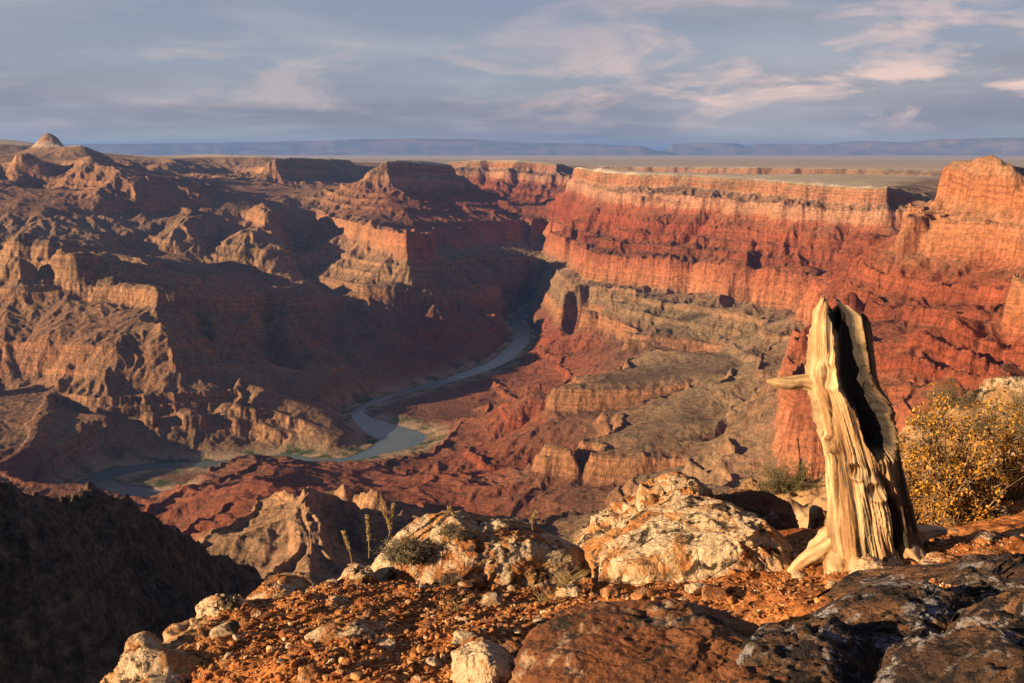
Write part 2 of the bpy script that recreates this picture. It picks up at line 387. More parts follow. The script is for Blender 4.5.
cv([(px, ('zz', z), r) for px, z, r in ((-330, -720, 5600), (-230, -780, 5550), (-160, -860, 5500))])  # unseen promontory left of the frame, added to shade the mesa slope
# --- far left country
cv([(-400, 150, 14500), (-100, 141, 15500), (0, 140.5, 15500), (20, 142, 15500), (40, 147, 15000)], -120)
cv([(40, 152, 12600), (50, 143.5, 12600), (57, 148, 12500)], -120)
cv([(66, 149, 12300), (80, 150, 12100), (95, 153, 11900), (108, 162, 11700)], None)
cv([(14, 157, 11000), (25, 156, 10900), (36, 158, 10900)], -250)
cv([(12, 171, 10900), (25, 172, 10750), (38, 172, 10800)], -357)
cv([(-200, 165, 11500), (-100, 160, 11500), (-30, 163, 11000), (0, 165, 11200)], -300)
cv([(45, 158, 11900), (60, 162, 11300), (75, 158, 10900), (92, 160, 10800), (100, 167, 10700), (107, 163, 10500), (125, 168, 10300), (140, 172, 10200)], -240)
cv([(60, 172, 11000), (80, 168, 10700), (95, 170, 10500), (115, 175, 10100), (140, 176, 10000)], -357)
cv([(0, 184, 10900), (30, 184, 10800), (55, 190, 10500), (75, 186, 10400), (100, 190, 9900)], None)
cv([(110, 195, 9700), (135, 192, 9850), (160, 191, 9950), (185, 191, 10000), (212, 191, 10000)], -640)
cv([(112, 199, 9650), (140, 200, 9750), (170, 201, 9780), (209, 203, 9750)], None)
cv([(130, 178, 10400), (165, 179, 10600), (200, 184, 10400)], None)
cv([(-300, 215, 9300), (0, 210, 9300), (50, 215, 9100), (90, 220, 9100), (120, 225, 9100), (110, 238, 8500)], None)
cv([(-300, 235, 8500), (0, 245, 8300), (50, 246, 8200), (100, 251, 7900), (140, 250, 7800)], None)
cv([(10, 229, 7600), (25, 232, 7500), (45, 240, 7300)], None)
cv([(48, 238, 7520), (90, 240, 7620), (100, 235, 7830), (112, 240, 7720)], None)
cv([(225, 190, 11600), (250, 190, 11600), (290, 195, 11500)], None)
# red hill ridge, lump and pink ridge between the left country and the central mesa
cv([(213, 204, 10180), (198, 212, 9490), (184, 221, 8960), (176, 234, 8560), (182, 248, 8320), (192, 259, 8100)], None)
cv([(165, 213, 9700), (155, 224, 9170), (146, 238, 8850), (138, 250, 8590), (152, 262, 8330)], None)
cv([(222, 222, 9430), (216, 240, 8960), (212, 256, 8430), (214, 264, 8160)], None)
cv([(236, 231, 8790), (244, 228.5, 8720), (256, 236, 8530), (262, 250, 8240)], None)
cv([(222, 240, 8840), (214, 250, 8580), (228, 257, 8300)], None)
cv([(268, 195, 9700), (275, 208, 9400), (268, 222, 9050), (279, 236, 8700), (283, 247, 8350)], None)
cv([(244, 206, 9950), (240, 220, 9550), (236, 228, 9200)], None)
cv([(322, 204, 10500), (316, 218, 10150), (304, 234, 9750), (298, 248, 9350), (288, 264, 8800)], None)
cv([(292, 205, 10500), (294, 225, 10000), (284, 256, 8950)], None)
cv([(160, 266, 8450), (220, 273, 8330), (290, 282, 8060), (335, 289, 7920)], None)
cv([(320, 268, 8450), (345, 258, 8500), (335, 246, 8900)], None)
cv([(236, 262, 8250), (270, 262, 8250)], None)
# far-left distant walls
cv([(145, 161, 14600), (165, 160, 14500), (180, 163, 14000)], -120)
cv([(100, 172, 13500), (150, 178, 13000), (200, 182, 12500)], -560)
cv([(190, 156, 15500), (215, 155.5, 15300), (245, 157, 15000), (268, 157, 15000)], -120)
cv([(272, 157.5, 12900), (300, 159, 13300), (330, 159.5, 13700), (350, 161, 14200)], -120)
cv([(258, 180, 12600), (290, 181, 12600), (330, 183, 13000)], -420)
cv([(225, 180, 13800), (240, 176, 14000)], -400)
cv([(365, 165, 14500), (345, 172, 13300)], None)
cv([(300, 195, 12190), (320, 190, 11980), (340, 197, 11660)], -640)
cv([(318, 203, 10700), (312, 215, 10300)], None)
for rr in (16500,):
    cv([(300, ('zz', -190), rr), (420, ('zz', -200), rr), (180, ('zz', -185), rr)], -120)
# river level
RIV = [(536, 304), (522, 314), (515, 322), (521, 331), (521, 341), (512, 351), (498, 362), (478, 370), (452, 379), (420, 388), (392, 396), (368, 404), (358, 411), (363, 419), (385, 430), (402, 437), (396, 444), (380, 450), (350, 459), (318, 461), (290, 457), (255, 459), (220, 463), (180, 465), (145, 467), (112, 473), (96, 481), (112, 489), (140, 493), (160, 499)]
RIVW = [34, 48, 55, 60, 62, 62, 60, 58, 50, 42, 36, 30, 30, 50, 105, 120, 105, 60, 26, 30, 34, 32, 32, 38, 48, 60, 66, 66, 60, 45]
cv([(x, y, ('z', ZR)) for x, y in RIV], None)
cv([(x, y, ('z', ZR + 3)) for x, y in [(150, 478), (180, 478), (195, 474)]], None)
cv([(x, y, ('z', ZR + 8)) for x, y in [(400, 415), (420, 405), (440, 395), (425, 420)]], None)
cv([(x, y, ('z', ZR + 10)) for x, y in [(520, 360), (530, 350), (535, 335)]], None)
# outside the frame on the left: the high rim and its buttes, shaped for the shadows they cast into the view
LEFTC = [(-75, 1200, -140), (-60, 1300, -190), (-50, 1100, -260), (-90, 1500, -50), (-105, 1500, 0), (-75, 3500, -500), (-60, 3800, -800), (-90, 4000, -300), (-105, 4000, -100),
         (-48, 3500, -1100), (-42, 2500, -900), (-40, 4800, -1420), (-50, 5200, -1400), (-60, 6000, -1100), (-75, 6500, -900), (-90, 7000, -600), (-105, 7000, -300),
         (-45, 7500, -900), (-55, 8500, -900), (-65, 9000, -800), (-80, 11000, -500), (-105, 11000, -300), (-50, 12000, -400), (-65, 15000, -200), (-90, 18000, -50), (-105, 18000, -50), (-42, 10000, -600),
         (-40, 30000, -170), (-105, 30000, 0), (-75, 30000, 0)]
PTS = []
for pts, S in C:
    P3 = []
    for px, py, r in pts:
        if isinstance(r, tuple): p = at_z(px, py, r[1])
        elif isinstance(py, tuple):
            d = ray(px, 170); h = math.hypot(d[0], d[1]); p = np.array([d[0] / h * r, d[1] / h * r, py[1]])
        else: p = at_r(px, py, r)
        P3.append((math.atan2(p[0], p[1]), math.log(math.hypot(p[0], p[1])), p[2]))
    for i, a in enumerate(P3):
        PTS.append((*a, S))
        if i + 1 < len(P3):
            b = P3[i + 1]; d = math.hypot(a[0] - b[0], a[1] - b[1]); n = int(d / 0.003)
            for k in range(1, n + 1):
                t = k / (n + 1); PTS.append((a[0] + (b[0] - a[0]) * t, a[1] + (b[1] - a[1]) * t, a[2] + (b[2] - a[2]) * t, S))
for a, r, z in LEFTC: PTS.append((R(a), math.log(r), z, None))
for a, z in ((-100, -200), (-60, -200), (-30, -240), (-20, -300), (-10, -330), (0, -330), (30, -330)): PTS.append((R(a), math.log(260), z, None))
A = np.array([(p[0], p[1], p[2]) for p in PTS])
CA = np.linspace(R(-106), R(44), 577); CL = np.linspace(math.log(240), math.log(36000), 1105)
def membrane(pa, pl, pv, soft=0, CA=CA, CL=CL):
    """membrane stretched over the pinned samples, solved from coarse to fine"""
    G = None
    for lv in (32, 16, 8, 4, 2, 1):
        na = (len(CA) - 1) // lv + 1; nl = (len(CL) - 1) // lv + 1
        ia = np.clip(np.round((pa - CA[0]) / (CA[-1] - CA[0]) * (na - 1)).astype(int), 0, na - 1)
        il = np.clip(np.round((pl - CL[0]) / (CL[-1] - CL[0]) * (nl - 1)).astype(int), 0, nl - 1)
        sm = np.zeros((nl, na)); ct = np.zeros((nl, na)); np.add.at(sm, (il, ia), pv); np.add.at(ct, (il, ia), 1)
        pin = ct > 0; val = sm / np.maximum(ct, 1)
        if G is None: G = np.full((nl, na), pv.mean())
        else:
            yi = np.linspace(0, G.shape[0] - 1, nl); xi = np.linspace(0, G.shape[1] - 1, na)
            j = np.minimum(yi.astype(int), G.shape[0] - 2); i = np.minimum(xi.astype(int), G.shape[1] - 2); v = (yi - j)[:, None]; u = (xi - i)[None]
            G = (G[j][:, i] * (1 - u) + G[j][:, i + 1] * u) * (1 - v) + (G[j + 1][:, i] * (1 - u) + G[j + 1][:, i + 1] * u) * v
        for it in range(400 if lv >= 8 else (120 if lv > 1 else 50)):
            G[pin] = val[pin]
            Gp = np.pad(G, 1, mode='edge')
            G = 0.25 * (Gp[:-2, 1:-1] + Gp[2:, 1:-1] + Gp[1:-1, :-2] + Gp[1:-1, 2:])
        G[pin] = val[pin]
    for _ in range(soft):
        Gp = np.pad(G, 1, mode='edge'); G = 0.5 * G + 0.125 * (Gp[:-2, 1:-1] + Gp[2:, 1:-1] + Gp[1:-1, :-2] + Gp[1:-1, 2:])
    return G.astype(np.float32)
def bil(G, a, l):
    ia = np.clip((a - CA[0]) / (CA[1] - CA[0]), 0, len(CA) - 1.001); il = np.clip((l - CL[0]) / (CL[1] - CL[0]), 0, len(CL) - 1.001)
    i = ia.astype(int); j = il.astype(int); u = (ia - i).astype(np.float32); v = (il - j).astype(np.float32)
    return (G[j, i] * (1 - u) + G[j, i + 1] * u) * (1 - v) + (G[j + 1, i] * (1 - u) + G[j + 1, i + 1] * u) * v
hasS = np.array([p[3] is not None for p in PTS])
Sv = np.array([p[3] if p[3] is not None else 0 for p in PTS], float)
Dg = membrane(A[hasS, 0], A[hasS, 1], (A[:, 2] - Sv)[hasS], 60)
Dc = bil(Dg, A[:, 0], A[:, 1])
def qfield(a, l):
    """how strongly the hard beds stand out: weaker in the left country"""
    r_ = np.exp(l)
    return 1 - .58 * sstep(R(-4), R(-7), a) * sstep(7000, 7800, r_)
def solve_s(S, q):
    lo = np.full(S.shape, -3000.0); hi = np.full(S.shape, 2500.0)
    for _ in range(40):
        m_ = (lo + hi) / 2; v_ = (1 - q) * m_ + q * Pf(m_); up = v_ < S; lo = np.where(up, m_, lo); hi = np.where(up, hi, m_)
    return (lo + hi) / 2
sv = solve_s(A[:, 2] - Dc, qfield(A[:, 0], A[:, 1]))
# cliff tops and feet get room for the alcoves that are cut into them below
mg = {-120: 24, -240: 8, -640: 30, -1075: 16, -1494: 14, -357: -10, -850: -12, -1166: -10, -1560: -8}
sv = sv + np.array([mg.get(p[3], 0) for p in PTS])
sg = membrane(A[:, 0], A[:, 1], sv, 3)

# final polar grid
QUAL = 1.0
az = np.concatenate([np.linspace(R(-105), R(-34), 260)[:-1], np.linspace(R(-34), R(33), int(1560 * QUAL)), np.linspace(R(33), R(42), 40)[1:]])
lr = np.concatenate([np.linspace(math.log(300), math.log(1800), int(330 * QUAL))[:-1], np.linspace(math.log(1800), math.log(17000), int(1150 * QUAL)), np.linspace(math.log(17000), math.log(34000), 90)[1:]])
AZ, LR = np.meshgrid(az, lr, indexing='xy')
RR = np.exp(LR)
XX = (RR * np.sin(AZ)); YY = (RR * np.cos(AZ))
D = bil(Dg, AZ, LR); s = bil(sg, AZ, LR)
# gullies: stripes that follow the fall line, several sizes, each one working on the result of the last
def grad(Z):
    gl = np.gradient(Z, axis=0) / np.gradient(lr)[:, None] / RR
    ga = np.gradient(Z, axis=1) / np.gradient(az)[None, :] / RR
    sn, cs = np.sin(AZ), np.cos(AZ)
    return gl * sn + ga * cs, gl * cs - ga * sn
def gully(X_, Y_, gx, gy, cell, seed):
    g = np.sqrt(gx * gx + gy * gy) + 1e-6; dx = -gy / g; dy = gx / g      # across the slope
    U = X_ / cell; V_ = Y_ / cell; iu = np.floor(U); iv = np.floor(V_)
    acc = np.zeros_like(U, dtype=np.float32); wsum = np.zeros_like(acc); dsn = np.zeros_like(acc)
    for a in (-1, 0, 1):
        for b in (-1, 0, 1):
            ju = iu + a; jv = iv + b
            cxp = ju + hash2(ju, jv, seed); cyp = jv + hash2(ju, jv, seed + 5)
            ex = (U - cxp).astype(np.float32); ey = (V_ - cyp).astype(np.float32)
            w = np.exp(-2.2 * (ex * ex + ey * ey)); ph = hash2(ju, jv, seed + 9) * 6.2832
            p_ = (ex * dx + ey * dy) * 5.6 + ph * 0.5
            acc += w * np.cos(p_); dsn += w * np.sin(p_); wsum += w
    wsum += 1e-4; q_ = -dsn / wsum * 5.6 / cell
    return acc / wsum, q_ * dx, q_ * dy
from math import pi
def smooth1(Z, n):
    for _ in range(n):
        Z = Z.copy()
        Z[1:-1] = (Z[:-2] + 2 * Z[1:-1] + Z[2:]) * 0.25
        Z[:, 1:-1] = (Z[:, :-2] + 2 * Z[:, 1:-1] + Z[:, 2:]) * 0.25
    return Z
Xf = XX; Yf = YY
# distance to the river in plan
rp = np.array([at_z(x, y, ZR)[:2] for x, y in RIV])
# smooth the centreline
def catmull(P_, w, n=6):
    out = []; ww = []
    for i in range(len(P_) - 1):
        p0 = P_[max(i - 1, 0)]; p1 = P_[i]; p2 = P_[i + 1]; p3 = P_[min(i + 2, len(P_) - 1)]
        for k in range(n):
            t = k / n
            out.append(0.5 * ((2 * p1) + (-p0 + p2) * t + (2 * p0 - 5 * p1 + 4 * p2 - p3) * t * t + (-p0 + 3 * p1 - 3 * p2 + p3) * t ** 3)); ww.append(w[i] * (1 - t) + w[i + 1] * t)
    out.append(P_[-1]); ww.append(w[-1]); return np.array(out), np.array(ww)
rc, rw = catmull(rp, RIVW, 4)
m = (RR > 3500) & (RR < 13000) & (AZ > R(-30)) & (AZ < R(10))
rd = np.full(RR.shape, 5000.0, np.float32)
qx = Xf[m]; qy = Yf[m]; best = np.full(qx.shape, 5000.0, np.float32)
for i in range(len(rc) - 1):
    a = rc[i]; b = rc[i + 1]; ab = b - a; L2 = ab @ ab
    t = np.clip(((qx - a[0]) * ab[0] + (qy - a[1]) * ab[1]) / L2, 0, 1)
    d = np.sqrt((qx - a[0] - t * ab[0]) ** 2 + (qy - a[1] - t * ab[1]) ** 2) - (rw[i] * (1 - t) + rw[i + 1] * t)
    best = np.minimum(best, d)
rd[m] = best
# large-scale ruggedness
wx = Xf + 260 * gnoise(Xf / 900, Yf / 900, 31); wy = Yf + 260 * gnoise(Xf / 900 + 40, Yf / 900, 32)
top = Pinv(np.array([-120.0]))[0]
relief = sstep(1500, 3500, RR) * sstep(-1400, -1250, s + D * 0.9)
amp = 0.30 + 0.70 * relief
# large-scale fall direction from the smoothed coarse surface
sgs = smooth1(sg, 10); CA2, CL2 = np.meshgrid(CA, CL, indexing='xy'); CR2 = np.exp(CL2)
gl0 = np.gradient(sgs, CL, axis=0) / CR2; ga0 = np.gradient(sgs, CA, axis=1) / CR2
gx0 = gl0 * np.sin(CA2) + ga0 * np.cos(CA2); gy0 = gl0 * np.cos(CA2) - ga0 * np.sin(CA2)
gx = bil(gx0, AZ, LR); gy = bil(gy0, AZ, LR)
slope0 = np.sqrt(gx * gx + gy * gy)
kf = np.clip(slope0 / 0.22, 0.05, 1) * (0.25 + 0.75 * sstep(900, 2200, RR))
s = s + amp * kf * (15 - 10 * sstep(R(-17), R(-18.5), AZ) * sstep(6500, 6200, RR)) * (ridged(wx / 1300, wy / 1300, 41, 3, .5) - 0.95) * sstep(top + 60, top - 60, s)
carve = np.zeros_like(s)
midl = sstep(R(-23), R(-20), AZ) * sstep(R(2), R(-2), AZ) * sstep(5300, 5900, RR) * sstep(10800, 9500, RR) * sstep(60, 500, rd)
for cell, a, seed in ((1500, 16, 21), (820, 10, 22)):
    gl_, qx_, qy_ = gully(Xf, Yf, gx, gy, cell, seed)
    k = np.clip(slope0 / .3, .1, 1.3) * midl
    gx = gx + qx_ * a * k; gy = gy + qy_ * a * k; s = s + a * k * gl_
bench = sstep(R(1), R(3), AZ) * sstep(R(17), R(15), AZ) * sstep(2900, 3100, RR) * sstep(6400, 5900, RR)
mesa = sstep(R(-17), R(-18.5), AZ) * sstep(4900, 5000, RR) * sstep(6500, 6200, RR)
calm = (1 - .62 * bench) * (1 - .6 * sstep(R(0), R(-3), AZ)) * (1 - .55 * sstep(R(-17), R(-18.5), AZ) * sstep(4900, 5000, RR) * sstep(6500, 6200, RR))
for cell, a, a2, seed in ((700, 32, 12, 11), (330, 18, 17, 12), (160, 5.5, 12, 13), (78, 2.2, 8, 14), (38, 0.9, 3.6, 15)):
    slope = slope0
    k = np.clip(slope / 0.32, 0.03, 2.6) * sstep(cell * 550, cell * 200, RR)
    if cell > 100: k = k * sstep(0, 400, rd + 60)
    gl_, qx_, qy_ = gully(Xf, Yf, gx, gy, cell, seed)
    gx = gx + qx_ * (a + a2) * k * .7; gy = gy + qy_ * (a + a2) * k * .7
    s = s + a * k * gl_ * np.where(RR < 1500, .45, 1) * calm
    carve += a2 * (1 - .3 * bench) * (1 - (.65 if cell > 200 else 0.0) * mesa) * np.minimum(k, 1.3) * (1 - np.sqrt(1.02 - gl_ * 0.98) * 1.42) * np.where(RR < 1500, .45, 1)
s = s + 2.5 * kf * fbm(Xf / 60, Yf / 60, 77, 3) * sstep(20000, 3000, RR)
# vertical flutes on the cliffs: bed-dependent sideways jitter
flute = fbm(Xf / 48, Yf / 48, 90, 3, .6) * sstep(9000, 5000, RR) * 4 + (ridged(Xf / 150, Yf / 150, 92, 2, .5) - .85) * 3.5 + fbm(Xf / 17, Yf / 17, 96, 3, .6) * sstep(4200, 2500, RR) * 1.2 + 5 * fbm(Xf / 420, Yf / 420, 97, 2)
D = D + 9 * fbm(Xf / 1100, Yf / 1100, 98, 2)
plate = sstep(top - 30, top + 10, s)
QF = qfield(AZ, LR)
sf = s + flute * kf * (1 - plate)
Sx = QF * Pf(sf) + (1 - QF) * sf + 2.0 * fbm(Xf / 45, Yf / 45, 78, 3) * sstep(12000, 3000, RR)
gain = (Pf(s + 4) - Pf(s - 4)) / 8
soft = smooth1(sstep(2.2, 1.0, gain), 2)
low = sstep(8, 60, rd)
Z = D + Sx + carve * soft * low * sstep(top + 5, top - 25, s)
Zg = membrane(A[:, 0], A[:, 1], A[:, 2], 6)
wn_ = sstep(2100, 1500, RR)
Znear = bil(Zg, AZ, LR) + 20 * fbm(Xf / 230, Yf / 230, 111, 6, .6) + 18 * (ridged(Xf / 110, Yf / 110, 112, 6, .58) - .9) + 7 * np.tanh(3 * fbm(Xf / 70, Yf / 70, 113, 3)) + carve * .4
Z = Z * (1 - wn_) + Znear * wn_
for px_q, r_q, h_q, w_q in ((50, 12600, 150, 190), (80, 12100, 60, 260), (27, 10950, 60, 170), (137, 12300, 90, 70), (92, 10800, 45, 120)):
    d_q = ray(px_q, 160); n_q = math.hypot(d_q[0], d_q[1]); Z = Z + h_q * np.exp(-(np.hypot(Xf - d_q[0] / n_q * r_q, Yf - d_q[1] / n_q * r_q) / w_q) ** 1.6)
# flat river corridor
bank = ZR + 3 + 0.05 * np.clip(rd, 0, 400) + 2 * fbm(Xf / 80, Yf / 80, 5, 3)
kb = sstep(25, np.where(RR > 6500, 80, 170), rd)
Zn = np.where(rd < 0, ZR - 3 - np.clip(-rd * 0.1, 0, 6), bank)
inside = rd < 2000
Z = np.where(inside, Zn * (1 - kb) + np.maximum(Z, ZR + 6) * kb, np.maximum(Z, ZR + 4))
Z = np.where((rd > 0) & (rd < 60), np.minimum(Zn, ZR + 0.3 + rd * 0.12), Z)
Sx = np.where(inside & (kb < 0.7), -2000 + 0 * Z, Z - D)
TZ = Z
canyon_v = np.stack([XX, YY, Z], -1).reshape(-1, 3)

# --- terrain material
def terrain_material():
    m = bpy.data.materials.new('canyon_rock'); m.use_nodes = True
    t = m.node_tree; t.nodes.clear()
    bs = N(t, 'ShaderNodeBsdfPrincipled'); out = N(t, 'ShaderNodeOutputMaterial'); t.links.new(bs.outputs[0], out.inputs[0])
    bs.inputs['Roughness'].default_value = 0.95; bs.inputs['Specular IOR Level'].default_value = 0.1
    geo = N(t, 'ShaderNodeNewGeometry'); pos = geo.outputs['Position']
    at = N(t, 'ShaderNodeAttribute', attribute_name='strat'); st = at.outputs['Fac']
    nj = noise(t, mapping(t, pos, (.004, .004, .004)), 1, 4)
    sj = math_n(t, 'ADD', st, math_n(t, 'MULTIPLY', math_n(t, 'SUBTRACT', nj, 0.5), 46))
    f = math_n(t, 'DIVIDE', math_n(t, 'ADD', sj, 1800), 1800)      # -1800..0 -> 0..1
    def p(S): return (S + 1800) / 1800
    rock = ramp(t, f, [(p(-1760), (.16, .070, .045)), (p(-1602), (.15, .075, .05)), (p(-1500), (.26, .105, .06)), (p(-1420), (.30, .085, .042)), (p(-1330), (.33, .085, .04)),
                       (p(-1230), (.26, .085, .05)), (p(-1200), (.25, .12, .07)), (p(-1150), (.36, .17, .085)), (p(-1085), (.36, .18, .095)), (p(-1070), (.28, .18, .105)),
                       (p(-900), (.33, .19, .11)), (p(-865), (.40, .175, .095)), (p(-750), (.43, .155, .08)), (p(-645), (.37, .115, .06)), (p(-630), (.27, .07, .038)),
                       (p(-500), (.28, .075, .040)), (p(-430), (.31, .085, .045)), (p(-360), (.34, .11, .06)), (p(-340), (.45, .215, .13)), (p(-250), (.48, .26, .17)), (p(-190), (.36, .16, .09)), (p(-130), (.44, .22, .125)), (p(-110), (.44, .32, .21))]).outputs[0]
    talus = ramp(t, f, [(p(-1780), (.20, .12, .075)), (p(-1602), (.24, .12, .07)), (p(-1420), (.27, .10, .055)), (p(-1300), (.30, .095, .05)), (p(-1210), (.24, .105, .06)),
                        (p(-1090), (.25, .14, .08)), (p(-1060), (.27, .18, .105)), (p(-960), (.28, .185, .11)), (p(-880), (.33, .205, .125)), (p(-800), (.32, .16, .09)), (p(-640), (.30, .11, .06)),
                        (p(-500), (.31, .095, .05)), (p(-420), (.33, .10, .05)), (p(-340), (.36, .16, .09)), (p(-200), (.38, .23, .145)), (p(-130), (.34, .23, .14)), (p(-112), (.50, .38, .25)), (p(-60), (.55, .42, .28))]).outputs[0]
    sepn = N(t, 'ShaderNodeSeparateXYZ'); t.links.new(geo.outputs['Normal'], sepn.inputs[0])
    nz = math_n(t, 'ADD', sepn.outputs[2], math_n(t, 'MULTIPLY', math_n(t, 'SUBTRACT', noise(t, mapping(t, pos, (.02, .02, .02)), 1, 4), .5), .35))
    steep = ramp(t, nz, [(0.60, (1, 1, 1)), (0.86, (0, 0, 0))]).outputs[0]
    c = mixc(t, steep, talus, rock)
    tn = N(t, 'ShaderNodeAttribute', attribute_name='tint').outputs['Fac']
    c = mixc(t, tn, c, mixc(t, steep, (.37, .215, .12), (.46, .25, .13)))
    c = mixc(t, 1.0, c, (.80, .78, .76), 'MULTIPLY')
    sm_ = N(t, 'ShaderNodeAttribute', attribute_name='summit').outputs['Fac']
    hi = ramp(t, f, [(p(-420), (0, 0, 0)), (p(-350), (1, 1, 1)), (p(-130), (1, 1, 1)), (p(-20), (1, 1, 1))]).outputs[0]
    c = mixc(t, math_n(t, 'MULTIPLY', math_n(t, 'MULTIPLY', sm_, hi), .8), c, mixc(t, nz, (.36, .12, .05), (.30, .15, .075)))
    scb = N(t, 'ShaderNodeAttribute', attribute_name='scrub_shade').outputs['Fac']
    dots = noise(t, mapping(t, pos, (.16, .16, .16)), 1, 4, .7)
    c = mixc(t, math_n(t, 'MULTIPLY', scb, .85), c, ramp(t, dots, [(.42, (.016, .019, .010)), (.50, (.055, .042, .030)), (.65, (.12, .085, .06))]).outputs[0])  # dark scrub colour that also stands in for shade on the near slope
    # thin horizontal beds
    cz = N(t, 'ShaderNodeCombineXYZ'); t.links.new(math_n(t, 'MULTIPLY', sj, 1 / 9.0), cz.inputs[2])
    t.links.new(math_n(t, 'MULTIPLY', nj, 3), cz.inputs[0])
    bn = noise(t, cz.outputs[0], 1.0, 3, .7)
    bandv = ramp(t, bn, [(0.30, (.55, .52, .50)), (0.5, (1, 1, 1)), (0.72, (1.35, 1.3, 1.25))]).outputs[0]
    bw = math_n(t, 'ADD', .25, math_n(t, 'MULTIPLY', steep, .6))
    c = mixc(t, bw, c, mixc(t, 1.0, c, bandv, 'MULTIPLY'))
    # streaks down the cliffs
    stn = noise(t, mapping(t, pos, (.05, .05, .0035)), 1, 4, .65)
    stv = ramp(t, stn, [(0.32, (.60, .55, .52)), (0.5, (1, 1, 1)), (0.7, (1.3, 1.25, 1.2))]).outputs[0]
    c = mixc(t, math_n(t, 'MULTIPLY', steep, .8), c, mixc(t, 1.0, c, stv, 'MULTIPLY'))
    # scrub and patchy soil on the gentle slopes
    pn = noise(t, mapping(t, pos, (.0025, .0025, .004)), 1, 6, .65)
    pv = ramp(t, pn, [(0.32, (.66, .68, .66)), (0.5, (1, 1, 1)), (0.68, (1.22, 1.15, 1.08))]).outputs[0]
    c = mixc(t, 1.0, c, pv, 'MULTIPLY')
    sc = noise(t, mapping(t, pos, (.055, .055, .055)), 1, 5, .8)
    scv = ramp(t, sc, [(0.44, (.55, .60, .50)), (0.52, (1, 1, 1)), (0.7, (1.15, 1.12, 1.1))]).outputs[0]
    c = mixc(t, 0.85, c, mixc(t, 1.0, c, scv, 'MULTIPLY'))
    pl_ = ramp(t, math_n(t, 'DIVIDE', math_n(t, 'ADD', st, 1800), 1800), [(p(-124), (0, 0, 0)), (p(-110), (1, 1, 1)), (p(-75), (1, 1, 1)), (p(-50), (0, 0, 0))]).outputs[0]
    c = mixc(t, math_n(t, 'MULTIPLY', math_n(t, 'MULTIPLY', math_n(t, 'MULTIPLY', pl_, math_n(t, 'SUBTRACT', 1.0, steep)), math_n(t, 'SUBTRACT', 1.0, sm_)), .75), c, mixc(t, pn, (.42, .34, .21), (.80, .64, .48)))
    jd = noise(t, mapping(t, pos, (.02, .02, .02), loc=(9, 3, 1)), 1, 3, .8)
    c = mixc(t, math_n(t, 'MULTIPLY', math_n(t, 'SUBTRACT', 1.0, steep), ramp(t, jd, [(.60, (0, 0, 0)), (.66, (.7, .7, .7))]).outputs[0]), c, (.06, .06, .035))
    # river flats: sand and tamarisk green, by attribute
    fl = N(t, 'ShaderNodeAttribute', attribute_name='flat').outputs['Fac']
    gn = noise(t, mapping(t, pos, (.009, .009, .009)), 1, 6, .7)
    flc = ramp(t, gn, [(0.33, (.05, .075, .025)), (0.41, (.13, .11, .05)), (0.49, (.36, .23, .13)), (0.7, (.44, .30, .18))]).outputs[0]
    c = mixc(t, fl, c, flc)
    wg = N(t, 'ShaderNodeAttribute', attribute_name='wetbank').outputs['Fac']
    c = mixc(t, math_n(t, 'MULTIPLY', wg, ramp(t, gn, [(.38, (1, 1, 1)), (.56, (0, 0, 0))]).outputs[0]), c, (.045, .07, .022))
    t.links.new(c, bs.inputs['Base Color'])
    # bump
    b1 = noise(t, mapping(t, pos, (.035, .035, .02)), 1, 6, .7)
    b2 = noise(t, mapping(t, pos, (.014, .014, .004)), 1, 6, .65, .6)
    hh = math_n(t, 'ADD', math_n(t, 'MULTIPLY', b1, 13.0), math_n(t, 'MULTIPLY', math_n(t, 'MULTIPLY', b2, steep), 26.0))
    hh = math_n(t, 'ADD', hh, math_n(t, 'MULTIPLY', math_n(t, 'MULTIPLY', bn, steep), 7.0))
    hh = math_n(t, 'ADD', hh, math_n(t, 'MULTIPLY', math_n(t, 'MULTIPLY', dots, scb), 5.0))
    bp = N(t, 'ShaderNodeBump'); bp.inputs['Strength'].default_value = 0.8; bp.inputs['Distance'].default_value = 1.0
    t.links.new(hh, bp.inputs['Height']); t.links.new(bp.outputs[0], bs.inputs['Normal'])
    return m
M_rock = terrain_material()
flat = np.where(inside, 1 - kb, 0) * sstep(-5, 15, rd)
wet = np.where(inside, sstep(130, 20, rd), 0)
tint = sstep(R(-3), R(-12), AZ) * 0.75 * sstep(4450, 4700, RR + 0 * AZ)
tint = np.maximum(tint, .9 * sstep(3100, 2800, RR) * sstep(R(-2), R(-6), AZ))
summit = sstep(R(20.5), R(22.5), AZ) * sstep(7000, 5800, RR)
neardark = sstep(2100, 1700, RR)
tint = np.clip(tint + 0.2 * fbm(Xf / 1500, Yf / 1500, 66, 3), 0, 1)
terrain = mesh_np('terrain', canyon_v, grid_faces(len(lr), len(az)), M_rock, True, attrs={'strat': Sx, 'flat': flat, 'wetbank': wet, 'tint': tint, 'summit': summit, 'scrub_shade': neardark})
tag(terrain, 'layered red and tan canyon walls, buttes, benches and slopes', 'terrain', kind='structure')

